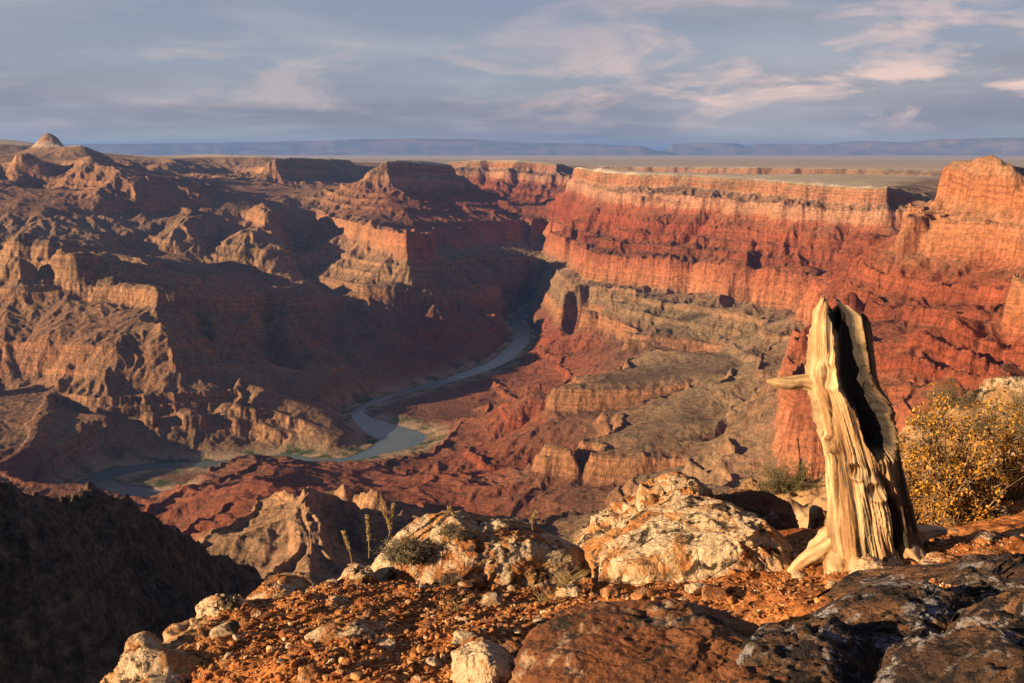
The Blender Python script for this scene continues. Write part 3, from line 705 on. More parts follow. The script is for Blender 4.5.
# ------------------------------------------------------------------ river
def water_material():
    m = bpy.data.materials.new('river_water'); m.use_nodes = True
    t = m.node_tree; bs = t.nodes['Principled BSDF']
    geo = N(t, 'ShaderNodeNewGeometry'); pos = geo.outputs['Position']
    cn = noise(t, mapping(t, pos, (.004, .004, .004)), 1, 4)
    t.links.new(ramp(t, cn, [(.35, (.075, .115, .10)), (.65, (.12, .15, .14))]).outputs[0], bs.inputs['Base Color'])
    bs.inputs['Roughness'].default_value = 0.22
    w = noise(t, mapping(t, pos, (.12, .12, .12)), 1, 4)
    bp = N(t, 'ShaderNodeBump'); bp.inputs['Strength'].default_value = 0.5; bp.inputs['Distance'].default_value = 0.6
    t.links.new(w, bp.inputs['Height']); t.links.new(bp.outputs[0], bs.inputs['Normal'])
    return m
wv = []
for i in range(len(rc)):
    d = rc[min(i + 1, len(rc) - 1)] - rc[max(i - 1, 0)]; d = d / (np.hypot(*d) + 1e-6); nrm = np.array([-d[1], d[0]])
    for k in range(5):
        q = rc[i] + nrm * (rw[i] + 25) * (k / 2 - 1); wv.append((q[0], q[1], ZR))
river = mesh_np('river', wv, grid_faces(len(rc), 5), water_material())
tag(river, 'grey green river winding along the canyon floor', 'river', kind='structure')

# ------------------------------------------------------------------ blue mountains on the horizon
def mountains(name, x0, x1, prof, dist, seed):
    """prof: (px, py) of the crest; a range 14 km deep with eroded flanks"""
    n = 420; pxs = np.linspace(x0, x1, n); py = np.interp(pxs, [p[0] for p in prof], [p[1] for p in prof])
    nr = 26; V = []
    for j in range(nr):
        t = j / (nr - 1); r = dist + t * 14000
        for i in range(n):
            d = ray(pxs[i], py[i]); h = math.hypot(d[0], d[1]); zc = d[2] / h * (dist + 7000)
            V.append((d[0] / h * r, d[1] / h * r, zc, t))
    V = np.array(V); t = V[:, 3]; prof_ = np.minimum(1, np.sin(np.clip(t, 0, 1) * math.pi) * 1.5)
    base = -260.0
    nz = 1 - 0.30 * (1 - prof_) * (0.5 + ridged(V[:, 0] / 2600, V[:, 1] / 2600, seed, 4))
    V[:, 2] = base + (V[:, 2] - base) * prof_ * nz + 25 * fbm(V[:, 0] / 1500, V[:, 1] / 1500, seed, 4) * prof_
    return mesh_np(name, V[:, :3], grid_faces(nr, n), M_mount)
M_mount = bpy.data.materials.new('mountain_rock'); M_mount.use_nodes = True
t_ = M_mount.node_tree; b_ = t_.nodes['Principled BSDF']; b_.inputs['Roughness'].default_value = .95
g_ = N(t_, 'ShaderNodeNewGeometry'); q_ = noise(t_, mapping(t_, g_.outputs['Position'], (.0004, .0004, .002)), 1, 5)
t_.links.new(ramp(t_, q_, [(.4, (.12, .13, .11)), (.6, (.25, .20, .16))]).outputs[0], b_.inputs['Base Color'])
tag(mountains('mountains', -260, 670, [(-260, 146), (60, 144.5), (140, 144), (260, 142.5), (330, 141), (360, 139.5), (430, 139), (480, 140), (500, 142), (560, 143.5), (640, 146), (655, 150), (670, 152.5)], 92000, 3), 'long low blue mesa on the horizon behind the canyon', 'mountain', kind='structure')
tag(mountains('hills', 655, 1300, [(655, 152.5), (668, 148.5), (672, 144.5), (690, 143.2), (735, 143.5), (745, 146), (760, 144.5), (800, 144), (825, 145), (840, 142.5), (870, 141.5), (905, 143), (940, 139.5), (1000, 138.5), (1100, 138), (1300, 142)], 98000, 9), 'blue flat-topped hills on the horizon beyond the plateau', 'hill', kind='structure')
# flat country out to the horizon
ga = np.linspace(R(-105), R(42), 148); gr = np.geomspace(33000, 240000, 40)
GA, GRR = np.meshgrid(ga, gr, indexing='xy')
zb = bil(Dg, GA, np.full_like(GA, math.log(33500))) * 0
edge = TZ[-1]
ez = np.interp(ga, az, edge)
k_ = sstep(33000, 60000, GRR)
GZ = ez[None, :] * (1 - k_) + (-240) * k_ - 2.0
plains = mesh_np('plains', np.stack([GRR * np.sin(GA), GRR * np.cos(GA), GZ], -1).reshape(-1, 3), grid_faces(len(gr), len(ga)), M_rock, attrs={'strat': np.full(GA.size, -100.0), 'flat': np.zeros(GA.size), 'wetbank': np.zeros(GA.size)})
tag(plains, 'flat tan desert plain running out to the horizon', 'plain', kind='structure')

# ------------------------------------------------------------------ haze
def haze(density):
    bm = bmesh.new(); bmesh.ops.create_cube(bm, size=1.0)
    lo = Vector((-150000, -60000, -1560)); hi = Vector((150000, 150000, 900))
    for v in bm.verts: v.co = Vector([lo[i] + (v.co[i] + .5) * (hi[i] - lo[i]) for i in range(3)])
    me = bpy.data.meshes.new('haze'); bm.to_mesh(me); bm.free()
    o = bpy.data.objects.new('haze', me); col.objects.link(o)
    m = bpy.data.materials.new('haze_air'); m.use_nodes = True; t = m.node_tree; t.nodes.clear()
    v = N(t, 'ShaderNodeVolumePrincipled'); v.inputs['Color'].default_value = (.20, .40, .95, 1); v.inputs['Density'].default_value = density; v.inputs['Anisotropy'].default_value = 0.1
    ou = N(t, 'ShaderNodeOutputMaterial'); t.links.new(v.outputs[0], ou.inputs['Volume']); me.materials.append(m)
    tag(o, kind='stuff')
haze(1.0e-5)

# =================================================================== FOREGROUND
def hash3(ix, iy, iz, seed):
    h = (ix * 374761393 + iy * 668265263 + iz * 2147483647 * 3 + iz * 974634777 + seed * 1442695041) & 0xFFFFFFFF
    h = ((h ^ (h >> 13)) * 1274126177) & 0xFFFFFFFF
    h = ((h ^ (h >> 16)) * 2246822519) & 0xFFFFFFFF
    return ((h ^ (h >> 15)) & 0xFFFFFF).astype(np.float32) / 16777216.0
def vn3(P3, seed=0):
    I = np.floor(P3).astype(np.int64); Fr = (P3 - I).astype(np.float32); U = Fr * Fr * (3 - 2 * Fr)
    out = 0
    for a in (0, 1):
        for b in (0, 1):
            for c in (0, 1):
                w = (U[:, 0] if a else 1 - U[:, 0]) * (U[:, 1] if b else 1 - U[:, 1]) * (U[:, 2] if c else 1 - U[:, 2])
                out = out + w * hash3(I[:, 0] + a, I[:, 1] + b, I[:, 2] + c, seed)
    return out * 2 - 1
def fbm3(P3, seed=0, octv=5, gain=.52, ridge=False):
    s_ = 0; a = 1.0; Q = P3.astype(np.float64)
    for i in range(octv):
        v = vn3(Q, seed + 13 * i)
        s_ = s_ + a * ((1 - 2.4 * np.abs(v)) if ridge else v); Q = Q * 2.07 + 5.3; a *= gain
    return s_
def cubesphere(n):
    Vs = []; Fs = []; k = 0
    g = np.linspace(-1, 1, n); g = np.tan(g * math.pi / 4)
    A_, B_ = np.meshgrid(g, g, indexing='ij'); O = np.ones_like(A_)
    for ax in range(3):
        for sg_ in (1, -1):
            q = [None, None, None]; q[ax] = O * sg_; q[(ax + 1) % 3] = A_ * sg_; q[(ax + 2) % 3] = B_
            Vs.append(np.stack(q, -1).reshape(-1, 3)); Fs.append(grid_faces(n, n) + k)
            k += n * n
    V = np.concatenate(Vs); V = V / np.linalg.norm(V, axis=1, keepdims=True); F_ = np.concatenate(Fs)
    # weld the seams
    key = np.round(V * 1e5).astype(np.int64); _, idx, inv = np.unique(key, axis=0, return_index=True, return_inverse=True)
    return V[idx], inv.reshape(-1)[F_]
_CS = {}
def cs(n):
    if n not in _CS: _CS[n] = cubesphere(n)
    return _CS[n]

def rock_material(name, cols, pale=.5, lichen=.5, scale=1.0, bump=1.0):
    """cols = base dark, base mid, base light, pale crust, dark lichen"""
    m = bpy.data.materials.new(name); m.use_nodes = True; t = m.node_tree; bs = t.nodes['Principled BSDF']
    bs.inputs['Roughness'].default_value = 0.9; bs.inputs['Specular IOR Level'].default_value = 0.25
    tc_ = N(t, 'ShaderNodeNewGeometry'); pos = tc_.outputs['Position']
    a = noise(t, mapping(t, pos, (2.2 * scale,) * 3), 1, 7, .62, .5)
    c = ramp(t, a, [(.30, cols[0]), (.47, cols[1]), (.64, cols[2])]).outputs[0]
    b = noise(t, mapping(t, pos, (4.2 * scale,) * 3, loc=(4, 2, 7)), 1, 8, .66, .9)
    c = mixc(t, ramp(t, b, [(.60 - .22 * pale, (0, 0, 0)), (.68 - .20 * pale, (1, 1, 1))]).outputs[0], c, cols[3])
    d = noise(t, mapping(t, pos, (9 * scale,) * 3, loc=(1, 8, 3)), 1, 8, .72, .6)
    c = mixc(t, ramp(t, d, [(.60 - .16 * lichen, (0, 0, 0)), (.65 - .15 * lichen, (1, 1, 1))]).outputs[0], c, cols[4])
    e = noise(t, mapping(t, pos, (60, 60, 60)), 1, 4, .7)
    c = mixc(t, 1.0, c, ramp(t, e, [(.34, (.62, .6, .58)), (.5, (1, 1, 1)), (.7, (1.25, 1.22, 1.2))]).outputs[0], 'MULTIPLY')
    t.links.new(c, bs.inputs['Base Color'])
    vo = t.nodes.new('ShaderNodeTexVoronoi'); vo.feature = 'DISTANCE_TO_EDGE'; vo.inputs['Scale'].default_value = 5 * scale
    wn = t.nodes.new('ShaderNodeTexNoise'); wn.inputs['Scale'].default_value = 3 * scale; wn.inputs['Detail'].default_value = 5; t.links.new(pos, wn.inputs['Vector'])
    t.links.new(mixc(t, .35, pos, wn.outputs['Color'], 'ADD'), vo.inputs['Vector'])
    crack = ramp(t, vo.outputs['Distance'], [(0, (0, 0, 0)), (.05, (1, 1, 1))]).outputs[0]
    hgt = math_n(t, 'ADD', math_n(t, 'MULTIPLY', noise(t, mapping(t, pos, (16 * scale,) * 3), 1, 8, .68), .05), math_n(t, 'MULTIPLY', e, .010))
    hgt = math_n(t, 'ADD', hgt, math_n(t, 'MULTIPLY', crack, .010))
    hgt = math_n(t, 'ADD', hgt, math_n(t, 'MULTIPLY', b, .03))
    bp = N(t, 'ShaderNodeBump'); bp.inputs['Strength'].default_value = .9 * bump; bp.inputs['Distance'].default_value = 1.0
    t.links.new(hgt, bp.inputs['Height']); t.links.new(bp.outputs[0], bs.inputs['Normal'])
    return m
ORANGE = [(.20, .062, .018), (.40, .15, .042), (.52, .25, .085), (.60, .43, .25), (.055, .036, .022)]
M_orange = rock_material('lichen_rock', ORANGE, .62, .40, .9)
M_pale = rock_material('pale_rock', [(.30, .10, .032), (.48, .20, .065), (.58, .34, .14), (.66, .47, .27), (.07, .045, .025)], .80, .55, .8)
M_brown = rock_material('brown_rock', [(.10, .040, .018), (.19, .070, .028), (.30, .12, .045), (.42, .27, .16), (.04, .028, .02)], .12, .35, .7)
M_dark = rock_material('dark_rock', [(.05, .032, .022), (.13, .068, .036), (.28, .13, .055), (.40, .36, .33), (.03, .022, .018)], .42, .72, 1.25, 1.3)
M_hillrock = rock_material('hill_rock', [(.22, .11, .045), (.34, .18, .075), (.44, .26, .12), (.50, .35, .20), (.06, .045, .03)], .55, .45, .5)

def soil_material():
    m = bpy.data.materials.new('orange_soil'); m.use_nodes = True; t = m.node_tree; bs = t.nodes['Principled BSDF']
    bs.inputs['Roughness'].default_value = .95; bs.inputs['Specular IOR Level'].default_value = 0.1
    g = N(t, 'ShaderNodeNewGeometry'); pos = g.outputs['Position']
    a = noise(t, mapping(t, pos, (1.6, 1.6, 1.6)), 1, 6, .6)
    c = ramp(t, a, [(.32, (.20, .062, .018)), (.5, (.36, .125, .035)), (.68, (.46, .19, .06))]).outputs[0]
    v = t.nodes.new('ShaderNodeTexVoronoi'); v.inputs['Scale'].default_value = 55; t.links.new(pos, v.inputs['Vector'])
    sc_ = N(t, 'ShaderNodeSeparateColor'); t.links.new(v.outputs['Color'], sc_.inputs[0])
    c = mixc(t, .75, c, mixc(t, 1.0, c, ramp(t, sc_.outputs[0], [(0, (.45, .4, .38)), (.5, (1, 1, 1)), (1, (1.6, 1.7, 1.8))]).outputs[0], 'MULTIPLY'))
    sy_ = N(t, 'ShaderNodeSeparateXYZ'); t.links.new(pos, sy_.inputs[0])
    farw = ramp(t, math_n(t, 'DIVIDE', sy_.outputs[1], 20.0), [(.40, (0, 0, 0)), (.52, (1, 1, 1))]).outputs[0]
    c = mixc(t, math_n(t, 'MULTIPLY', farw, .8), c, ramp(t, a, [(.35, (.24, .14, .065)), (.6, (.42, .27, .13)), (.7, (.52, .37, .21))]).outputs[0])
    t.links.new(c, bs.inputs['Base Color'])
    dome = math_n(t, 'SUBTRACT', 1.0, math_n(t, 'MULTIPLY', v.outputs['Distance'], 1.0))
    hgt = math_n(t, 'ADD', math_n(t, 'MULTIPLY', dome, .012), math_n(t, 'MULTIPLY', noise(t, mapping(t, pos, (14, 14, 14)), 1, 8, .7), .05))
    bp = N(t, 'ShaderNodeBump'); bp.inputs['Strength'].default_value = 1.0; t.links.new(hgt, bp.inputs['Height']); t.links.new(bp.outputs[0], bs.inputs['Normal'])
    return m
M_soil = soil_material()

# ------------------------------------------------------------------ the ledge
LC = []
def lc(*pts):
    """ledge control: (px, py, r) seen in the photograph, or ('p', x, y, z)"""
    Q = [np.array(p[1:], float) if p[0] == 'p' else at_r(*p) for p in pts]
    for i, a in enumerate(Q):
        LC.append(a)
        if i + 1 < len(Q):
            b = Q[i + 1]; n = int(np.hypot(*(b - a)[:2]) / 0.08)
            for k in range(1, n + 1): LC.append(a + (b - a) * k / (n + 1))
lc((120, 683, 4.3), (160, 650, 4.85), (205, 616, 5.4), (240, 604, 5.55), (300, 590, 5.75), (350, 580, 5.85), (385, 582, 5.9), (440, 588, 5.95), (500, 590, 6.0), (560, 585, 6.3))
lc((200, 683, 4.05), (350, 683, 3.6), (500, 683, 3.5), (600, 683, 3.75), (700, 683, 3.85), (900, 683, 3.85), (1100, 683, 3.8))
lc((230, 650, 4.5), (350, 640, 4.35), (480, 640, 4.1))
lc((300, 610, 5.2), (420, 608, 5.1), (520, 610, 5.0))
lc((560, 610, 4.9), (650, 600, 5.3), (740, 590, 5.5), (820, 575, 5.8))
lc((820, 560, 6.1), (880, 560, 6.0), (940, 556, 6.1), (1000, 550, 6.2), (1100, 545, 6.2))
lc((820, 620, 4.3), (900, 600, 4.4), (1000, 585, 4.5), (1100, 580, 4.5))
lc((600, 560, 6.9), (700, 545, 7.4), (780, 530, 7.8), (860, 528, 7.8), (930, 535, 7.3), (1000, 530, 7.3), (1100, 525, 7.3))
lc((740, 505, 11.5), (800, 500, 11.5), (860, 500, 11.5), (930, 505, 10), (1000, 505, 9.3), (1100, 500, 9))
lc((712, 502, 15), (740, 493, 15.5), (770, 487, 15.5), (800, 483, 15.5), (840, 470, 15.5), (880, 445, 16.5), (905, 425, 17.5), (935, 404, 18), (960, 396, 18.5), (1000, 392, 18.5), (1100, 388, 18))
lc((960, 450, 13.5), (1010, 450, 12.5), (1100, 450, 12))
lc((890, 480, 13), (930, 470, 13.5))
for P_o in ([(-2.6, 0.0, -6), (-2.9, 2.4, -6), (-2.8, 3.8, -6), (-2.8, 5.0, -6.5), (-2.3, 6.5, -7), (-.8, 7.3, -7.5), (0.2, 8.3, -8), (0.7, 9.8, -8), (1.2, 12, -9), (1.7, 16, -9.5)],
            [(-4.5, -3, -20), (-6, 3, -25), (-5, 6, -25), (-3.5, 9.5, -26), (-1.4, 11.5, -28), (-.6, 13.5, -28), (0, 16.5, -28), (1.2, 22, -28)],
            [(4.5, 20, -12), (7, 21, -11), (9, 21.5, -11), (14, 22, -12)], [(4, 26, -30), (14, 26, -30)]):
    lc(*[('p', *q) for q in P_o])
lc(('p', -1.7, 2.0, -1.75), ('p', -1.9, 0.0, -1.7), ('p', -2, -3, -1.6))
lc(('p', 0, 0, -1.62), ('p', 1, 1.4, -1.65), ('p', 3, 0, -1.5), ('p', 6, -3, -1.2), ('p', 8, 3, -1.6), ('p', 12, 8, -2.4))
LC = np.array(LC)
gxs = np.linspace(-6.4, 12.8, 193); gys = np.linspace(-3.2, 25.6, 289)
LG = membrane(LC[:, 0], LC[:, 1], LC[:, 2], 4, gxs, gys)
def ledge_base(x, y):
    ia = np.clip((x - gxs[0]) / (gxs[1] - gxs[0]), 0, len(gxs) - 1.001); il = np.clip((y - gys[0]) / (gys[1] - gys[0]), 0, len(gys) - 1.001)
    i = ia.astype(int); j = il.astype(int); u = ia - i; v = il - j
    return (LG[j, i] * (1 - u) + LG[j, i + 1] * u) * (1 - v) + (LG[j + 1, i] * (1 - u) + LG[j + 1, i + 1] * u) * v
def ledge_z(x, y):
    z = ledge_base(x, y)
    far = sstep(8, 11, y)
    z = z + .05 * fbm(x * .9, y * .9, 201, 3) + .045 * fbm(x * 3.2, y * 3.2, 202, 4) * (1 + 2 * far) + .022 * ridged(x * 5, y * 5, 204, 3) + .20 * far * fbm(x * 1.1, y * 1.1, 203, 4)
    steep_ = sstep(-3.4, -5, z) * sstep(11, 9, y)
    return z + steep_ * .5 * fbm(x * 1.3, y * 1.3, 205, 4)
def axis_pts(a, b, mid, fine, coarse):
    out = [a]
    while out[-1] < b:
        d = max(0, max(mid[0] - out[-1], out[-1] - mid[1])); out.append(out[-1] + fine + d * coarse)
    return np.array(out)
lxs = axis_pts(-6, 12.5, (-2.2, 4), .017, .012); lys = axis_pts(-3, 25, (2.3, 7), .017, .012)
LX, LY = np.meshgrid(lxs, lys, indexing='xy'); LZ = ledge_z(LX, LY)
LZ += .006 * fbm(LX * 22, LY * 22, 210, 3)
ledge = mesh_np('ground', np.stack([LX, LY, LZ], -1).reshape(-1, 3), grid_faces(len(lys), len(lxs)), M_soil)
tag(ledge, 'orange gravelly ground of the rim ledge', 'ground', kind='structure')
def ground_at(x, y): return float(ledge_z(np.array([x]), np.array([y]))[0])

# ------------------------------------------------------------------ boulders
def boulder(name, prof, foot, r, depth, mat, label, cat='rock', seed=1, n=110, rough=.085, group=None, back=.5, boxy=2.6, lean=0.0, sink=.12, facets=9):
    """prof: crest outline (px, py) left to right; foot: py of the foot; r: distance of its middle; depth front to back"""
    pxs = np.array([p[0] for p in prof], float); pys = np.array([p[1] for p in prof], float)
    L = at_r(pxs[0], foot, r); Rr = at_r(pxs[-1], foot, r); mid = (L + Rr) / 2
    cx_ = (pxs[0] + pxs[-1]) / 2; d0 = at_r(cx_, foot, r - depth * .45)
    zf = d0[2] - sink
    ax = Rr - L; ax[2] = 0; hw = np.linalg.norm(ax) / 2; ax = ax / (2 * hw); ay = np.array([-ax[1], ax[0], 0])
    V, F_ = cs(n); V = V.copy()
    # super-ellipsoid
    q = np.sign(V) * np.abs(V) ** (2 / boxy); q /= (np.sum(np.abs(q) ** boxy, 1, keepdims=True)) ** (1 / boxy)
    u = q[:, 0]
    topz = np.array([at_r(a, b, r)[2] for a, b in zip(pxs, pys)])
    zt = np.interp(u, np.linspace(-1, 1, 41), np.interp(np.linspace(pxs[0], pxs[-1], 41), pxs, topz))
    h = zt - zf
    edge = np.maximum(1e-3, (1 - np.abs(u) ** boxy)) ** (1 / boxy)
    cz_ = np.clip(q[:, 2] / edge, -1, 1)
    wdt = depth * (.5 + .0 * u)
    yy = q[:, 1] * wdt + lean * cz_ * depth
    zz = np.where(cz_ > 0, zf + h * (.30 + .70 * cz_), zf + h * .30 * (1 + cz_) - .08 * (cz_ < -.6))
    P3 = mid[None] * np.array([1, 1, 0]) + ax[None] * (u * hw)[:, None] + ay[None] * yy[:, None]; P3[:, 2] = zz
    ctr = np.array([mid[0], mid[1], zf + .45 * h.mean()])
    sz = min(hw, depth / 2, h.max() * .8)
    nrm = P3 - ctr; nrm /= np.linalg.norm(nrm, axis=1, keepdims=True) + 1e-9
    k = 1.25 / sz
    Wp = P3 + .25 * sz * np.stack([fbm3(P3 * k, seed + i, 3) for i in (50, 60, 70)], 1)
    disp = .55 * fbm3(Wp * k * .7, seed, 3) + .35 * fbm3(Wp * k * 1.6, seed + 3, 5, .56, True) * .6 + .16 * fbm3(Wp * k * 6, seed + 9, 4, .6)
    P3 = P3 + nrm * (disp * rough * sz * 3.2)[:, None]
    # planar breaks
    rg = np.random.default_rng(seed)
    for _ in range(facets):
        nn = rg.normal(size=3); nn[2] = abs(nn[2]) * .7 + .1; nn /= np.linalg.norm(nn)
        dd = (P3 - ctr) @ nn; lim = np.quantile(dd, rg.uniform(.90, .985)); over = np.maximum(0, dd - lim)
        P3 = P3 - nn[None] * (over * .72)[:, None]
    want = topz.max() - zf; P3[:, 2] = zf + (P3[:, 2] - zf) * np.where(P3[:, 2] > zf, want / max(P3[:, 2].max() - zf, 1e-3), 1)
    # small ledges and pits
    P3 = P3 + nrm * (.012 * fbm3(P3 * 9, seed + 21, 5, .62))[:, None] + nrm * (-.03 * np.clip(fbm3(P3 * 3.1, seed + 31, 3, .5, True) - 1.05, 0, 1))[:, None]
    o = mesh_np(name, P3, F_, mat)
    return tag(o, label, cat, group)

G_R = 'boulders on the rim ledge'
boulder('boulder', [(360, 575), (372, 548), (382, 532), (405, 524), (430, 516), (455, 512), (480, 518), (510, 517), (535, 522), (560, 530), (578, 545), (590, 565)], 592, 6.3, .95, M_orange, 'long low lichen-covered boulder with grey shrub on its left end', seed=11, n=150, group=G_R, facets=12)
boulder('boulder', [(560, 585), (572, 545), (590, 522), (612, 508), (632, 490), (650, 480), (668, 476), (690, 482), (712, 492), (728, 505), (745, 540)], 590, 7.7, 1.3, M_orange, 'tall peaked boulder crusted with black lichen behind the white boulder', seed=23, n=150, group=G_R, facets=14, rough=.11)
boulder('boulder', [(596, 600), (606, 560), (622, 528), (640, 515), (662, 508), (690, 505), (715, 506), (742, 512), (768, 522), (790, 535), (808, 548), (822, 570)], 604, 6.35, 1.2, M_pale, 'big white-crusted orange boulder left of the dead stump', seed=37, n=160, group=G_R, facets=14)
boulder('boulder', [(690, 535), (700, 512), (720, 502), (745, 498), (770, 502), (790, 512), (803, 530)], 540, 8.2, 1.0, M_brown, 'dark brown boulder behind the white boulder, below the green bushes', seed=41, n=90, group=G_R)
boulder('boulder', [(548, 612), (556, 596), (572, 588), (592, 584), (606, 596), (612, 612)], 618, 5.35, .45, M_orange, 'small pitted orange boulder at the foot of the white boulder', seed=43, n=70, group=G_R)
boulder('boulder', [(505, 720), (518, 662), (530, 640), (552, 628), (590, 620), (640, 618), (690, 621), (730, 626), (770, 636), (800, 652), (815, 700)], 715, 3.55, 1.0, M_brown, 'wide smooth brown boulder at the bottom middle of the view', seed=51, n=160, group=G_R, rough=.06, facets=10)
boulder('boulder', [(700, 735), (722, 690), (750, 664), (790, 650), (830, 646), (868, 656), (900, 700), (915, 735)], 735, 3.25, .8, M_dark, 'dark grey boulder left of the corner rocks, highest of the two in front', seed=67, n=150, group=G_R, rough=.12, facets=18, boxy=3.2)
boulder('boulder', [(795, 650), (815, 622), (840, 606), (880, 600), (925, 602), (958, 612), (985, 650)], 655, 3.85, .8, M_dark, 'dark mottled boulder in front of the stump, second row', seed=68, n=150, group=G_R, rough=.12, facets=18, boxy=3.0)
boulder('boulder', [(925, 665), (950, 632), (985, 614), (1030, 604), (1080, 606), (1140, 640), (1160, 670)], 672, 3.6, .8, M_dark, 'dark brown boulder cut by the right edge of the picture', seed=69, n=140, group=G_R, rough=.12, facets=16)
boulder('boulder', [(655, 745), (690, 706), (730, 690), (785, 686), (835, 694), (870, 720), (890, 750)], 750, 2.95, .6, M_brown, 'low brown boulder at the bottom edge beside the wide brown one', seed=70, n=130, group=G_R, rough=.12, facets=14)
boulder('boulder', [(850, 750), (885, 690), (930, 664), (990, 652), (1050, 650), (1110, 668), (1180, 740)], 750, 3.0, .8, M_dark, 'dark lichen-spotted boulder filling the bottom right corner', seed=72, n=160, group=G_R, rough=.12, facets=18, boxy=3.2)
boulder('boulder', [(800, 620), (815, 606), (840, 597), (880, 594), (930, 588), (980, 576), (1030, 566), (1080, 566), (1120, 600)], 622, 4.6, .8, M_dark, 'dark mottled boulder lying between the stump and the bottom right corner', seed=71, n=120, group=G_R)
boulder('boulder', [(452, 700), (458, 662), (470, 648), (490, 643), (508, 650), (522, 668), (530, 700)], 700, 3.55, .4, M_orange, 'ochre boulder left of the wide brown boulder', seed=73, n=80, group=G_R)
G_E = 'pale rocks along the drop-off'
boulder('rock', [(95, 720), (118, 690), (145, 664), (170, 655), (200, 662), (225, 700)], 715, 4.3, .6, M_orange, 'orange and white rock on the drop-off in the bottom left corner of the ledge', seed=81, n=100, group=G_E, rough=.12, boxy=3.5)
boulder('rock', [(140, 675), (158, 650), (185, 636), (225, 632), (255, 640), (275, 668)], 676, 4.85, .6, M_pale, 'broad cracked rock on the edge, second from the bottom left', seed=83, n=100, group=G_E, rough=.12, boxy=3.5)
boulder('rock', [(188, 645), (200, 615), (214, 599), (232, 596), (252, 608), (272, 640)], 645, 5.35, .5, M_pale, 'upright white-topped rock standing on the ledge edge', seed=85, n=90, group=G_E, rough=.12)
boulder('rock', [(225, 632), (245, 618), (280, 608), (320, 610), (350, 630)], 636, 5.3, .6, M_orange, 'flat pale-topped slab just right of the upright white-topped rock', seed=87, n=80, group=G_E, rough=.12, boxy=3.5)
boulder('rock', [(248, 612), (262, 594), (285, 586), (305, 592), (322, 610)], 614, 5.7, .5, M_orange, 'orange angular rock on the edge below the stalks', seed=89, n=80, group=G_E, rough=.13, boxy=3.2)
boulder('rock', [(305, 614), (320, 602), (340, 596), (352, 602), (362, 614)], 616, 5.2, .35, M_pale, 'wedge-shaped pale stone lying on the gravel', seed=91, n=60, group=G_E)
boulder('rock', [(335, 590), (345, 574), (358, 568), (372, 572), (382, 588)], 592, 5.9, .4, M_orange, 'blocky orange rock left of the grey shrub', seed=93, n=60, group=G_E)
boulder('rock', [(300, 640), (325, 628), (360, 624), (385, 632), (395, 642)], 644, 4.4, .3, M_orange, 'low flat slab in the middle of the gravel', seed=95, n=60, group=G_E)
boulder('rock', [(500, 604), (515, 590), (540, 586), (562, 594), (570, 606)], 608, 5.7, .3, M_orange, 'small flat stone under the right end of the long boulder', seed=97, n=50, group=G_E)
boulder('rock', [(845, 575), (852, 565), (868, 560), (885, 566), (892, 577)], 579, 5.55, .25, M_pale, 'pale rounded stone in front of the stump', seed=99, n=50, group=G_E)

rg_e = np.random.default_rng(77)
EDGE = [(125, 690, 4.3), (160, 660, 4.8), (205, 630, 5.3), (240, 618, 5.45), (300, 600, 5.7), (350, 590, 5.85), (385, 592, 5.9), (440, 600, 5.8), (500, 602, 5.9), (560, 604, 5.6), (600, 612, 5.1), (540, 650, 4.0), (690, 606, 5.0), (760, 592, 5.4), (815, 584, 5.7), (960, 566, 5.6)]
for k_ in range(46):
    i_ = rg_e.integers(0, len(EDGE)); a_, b_e, r_e = EDGE[i_]; a_ += rg_e.uniform(-26, 26); b_e += rg_e.uniform(-6, 12); w_e = rg_e.uniform(9, 26); h_e = w_e * rg_e.uniform(.35, .75)
    boulder('rock', [(a_ - w_e, b_e), (a_ - w_e * .6, b_e - h_e * rg_e.uniform(.6, 1)), (a_, b_e - h_e), (a_ + w_e * .55, b_e - h_e * rg_e.uniform(.5, 1)), (a_ + w_e, b_e)], b_e + 2, r_e, w_e * 2 / 963 * r_e * rg_e.uniform(.6, 1), [M_orange, M_orange, M_pale][k_ % 3],
            'hand-sized angular orange or pale rock half sunk in the gravel of the ledge', seed=500 + k_, n=26, group='hand-sized rocks half sunk in the gravel', rough=.13, boxy=3.4, sink=.04, facets=7)

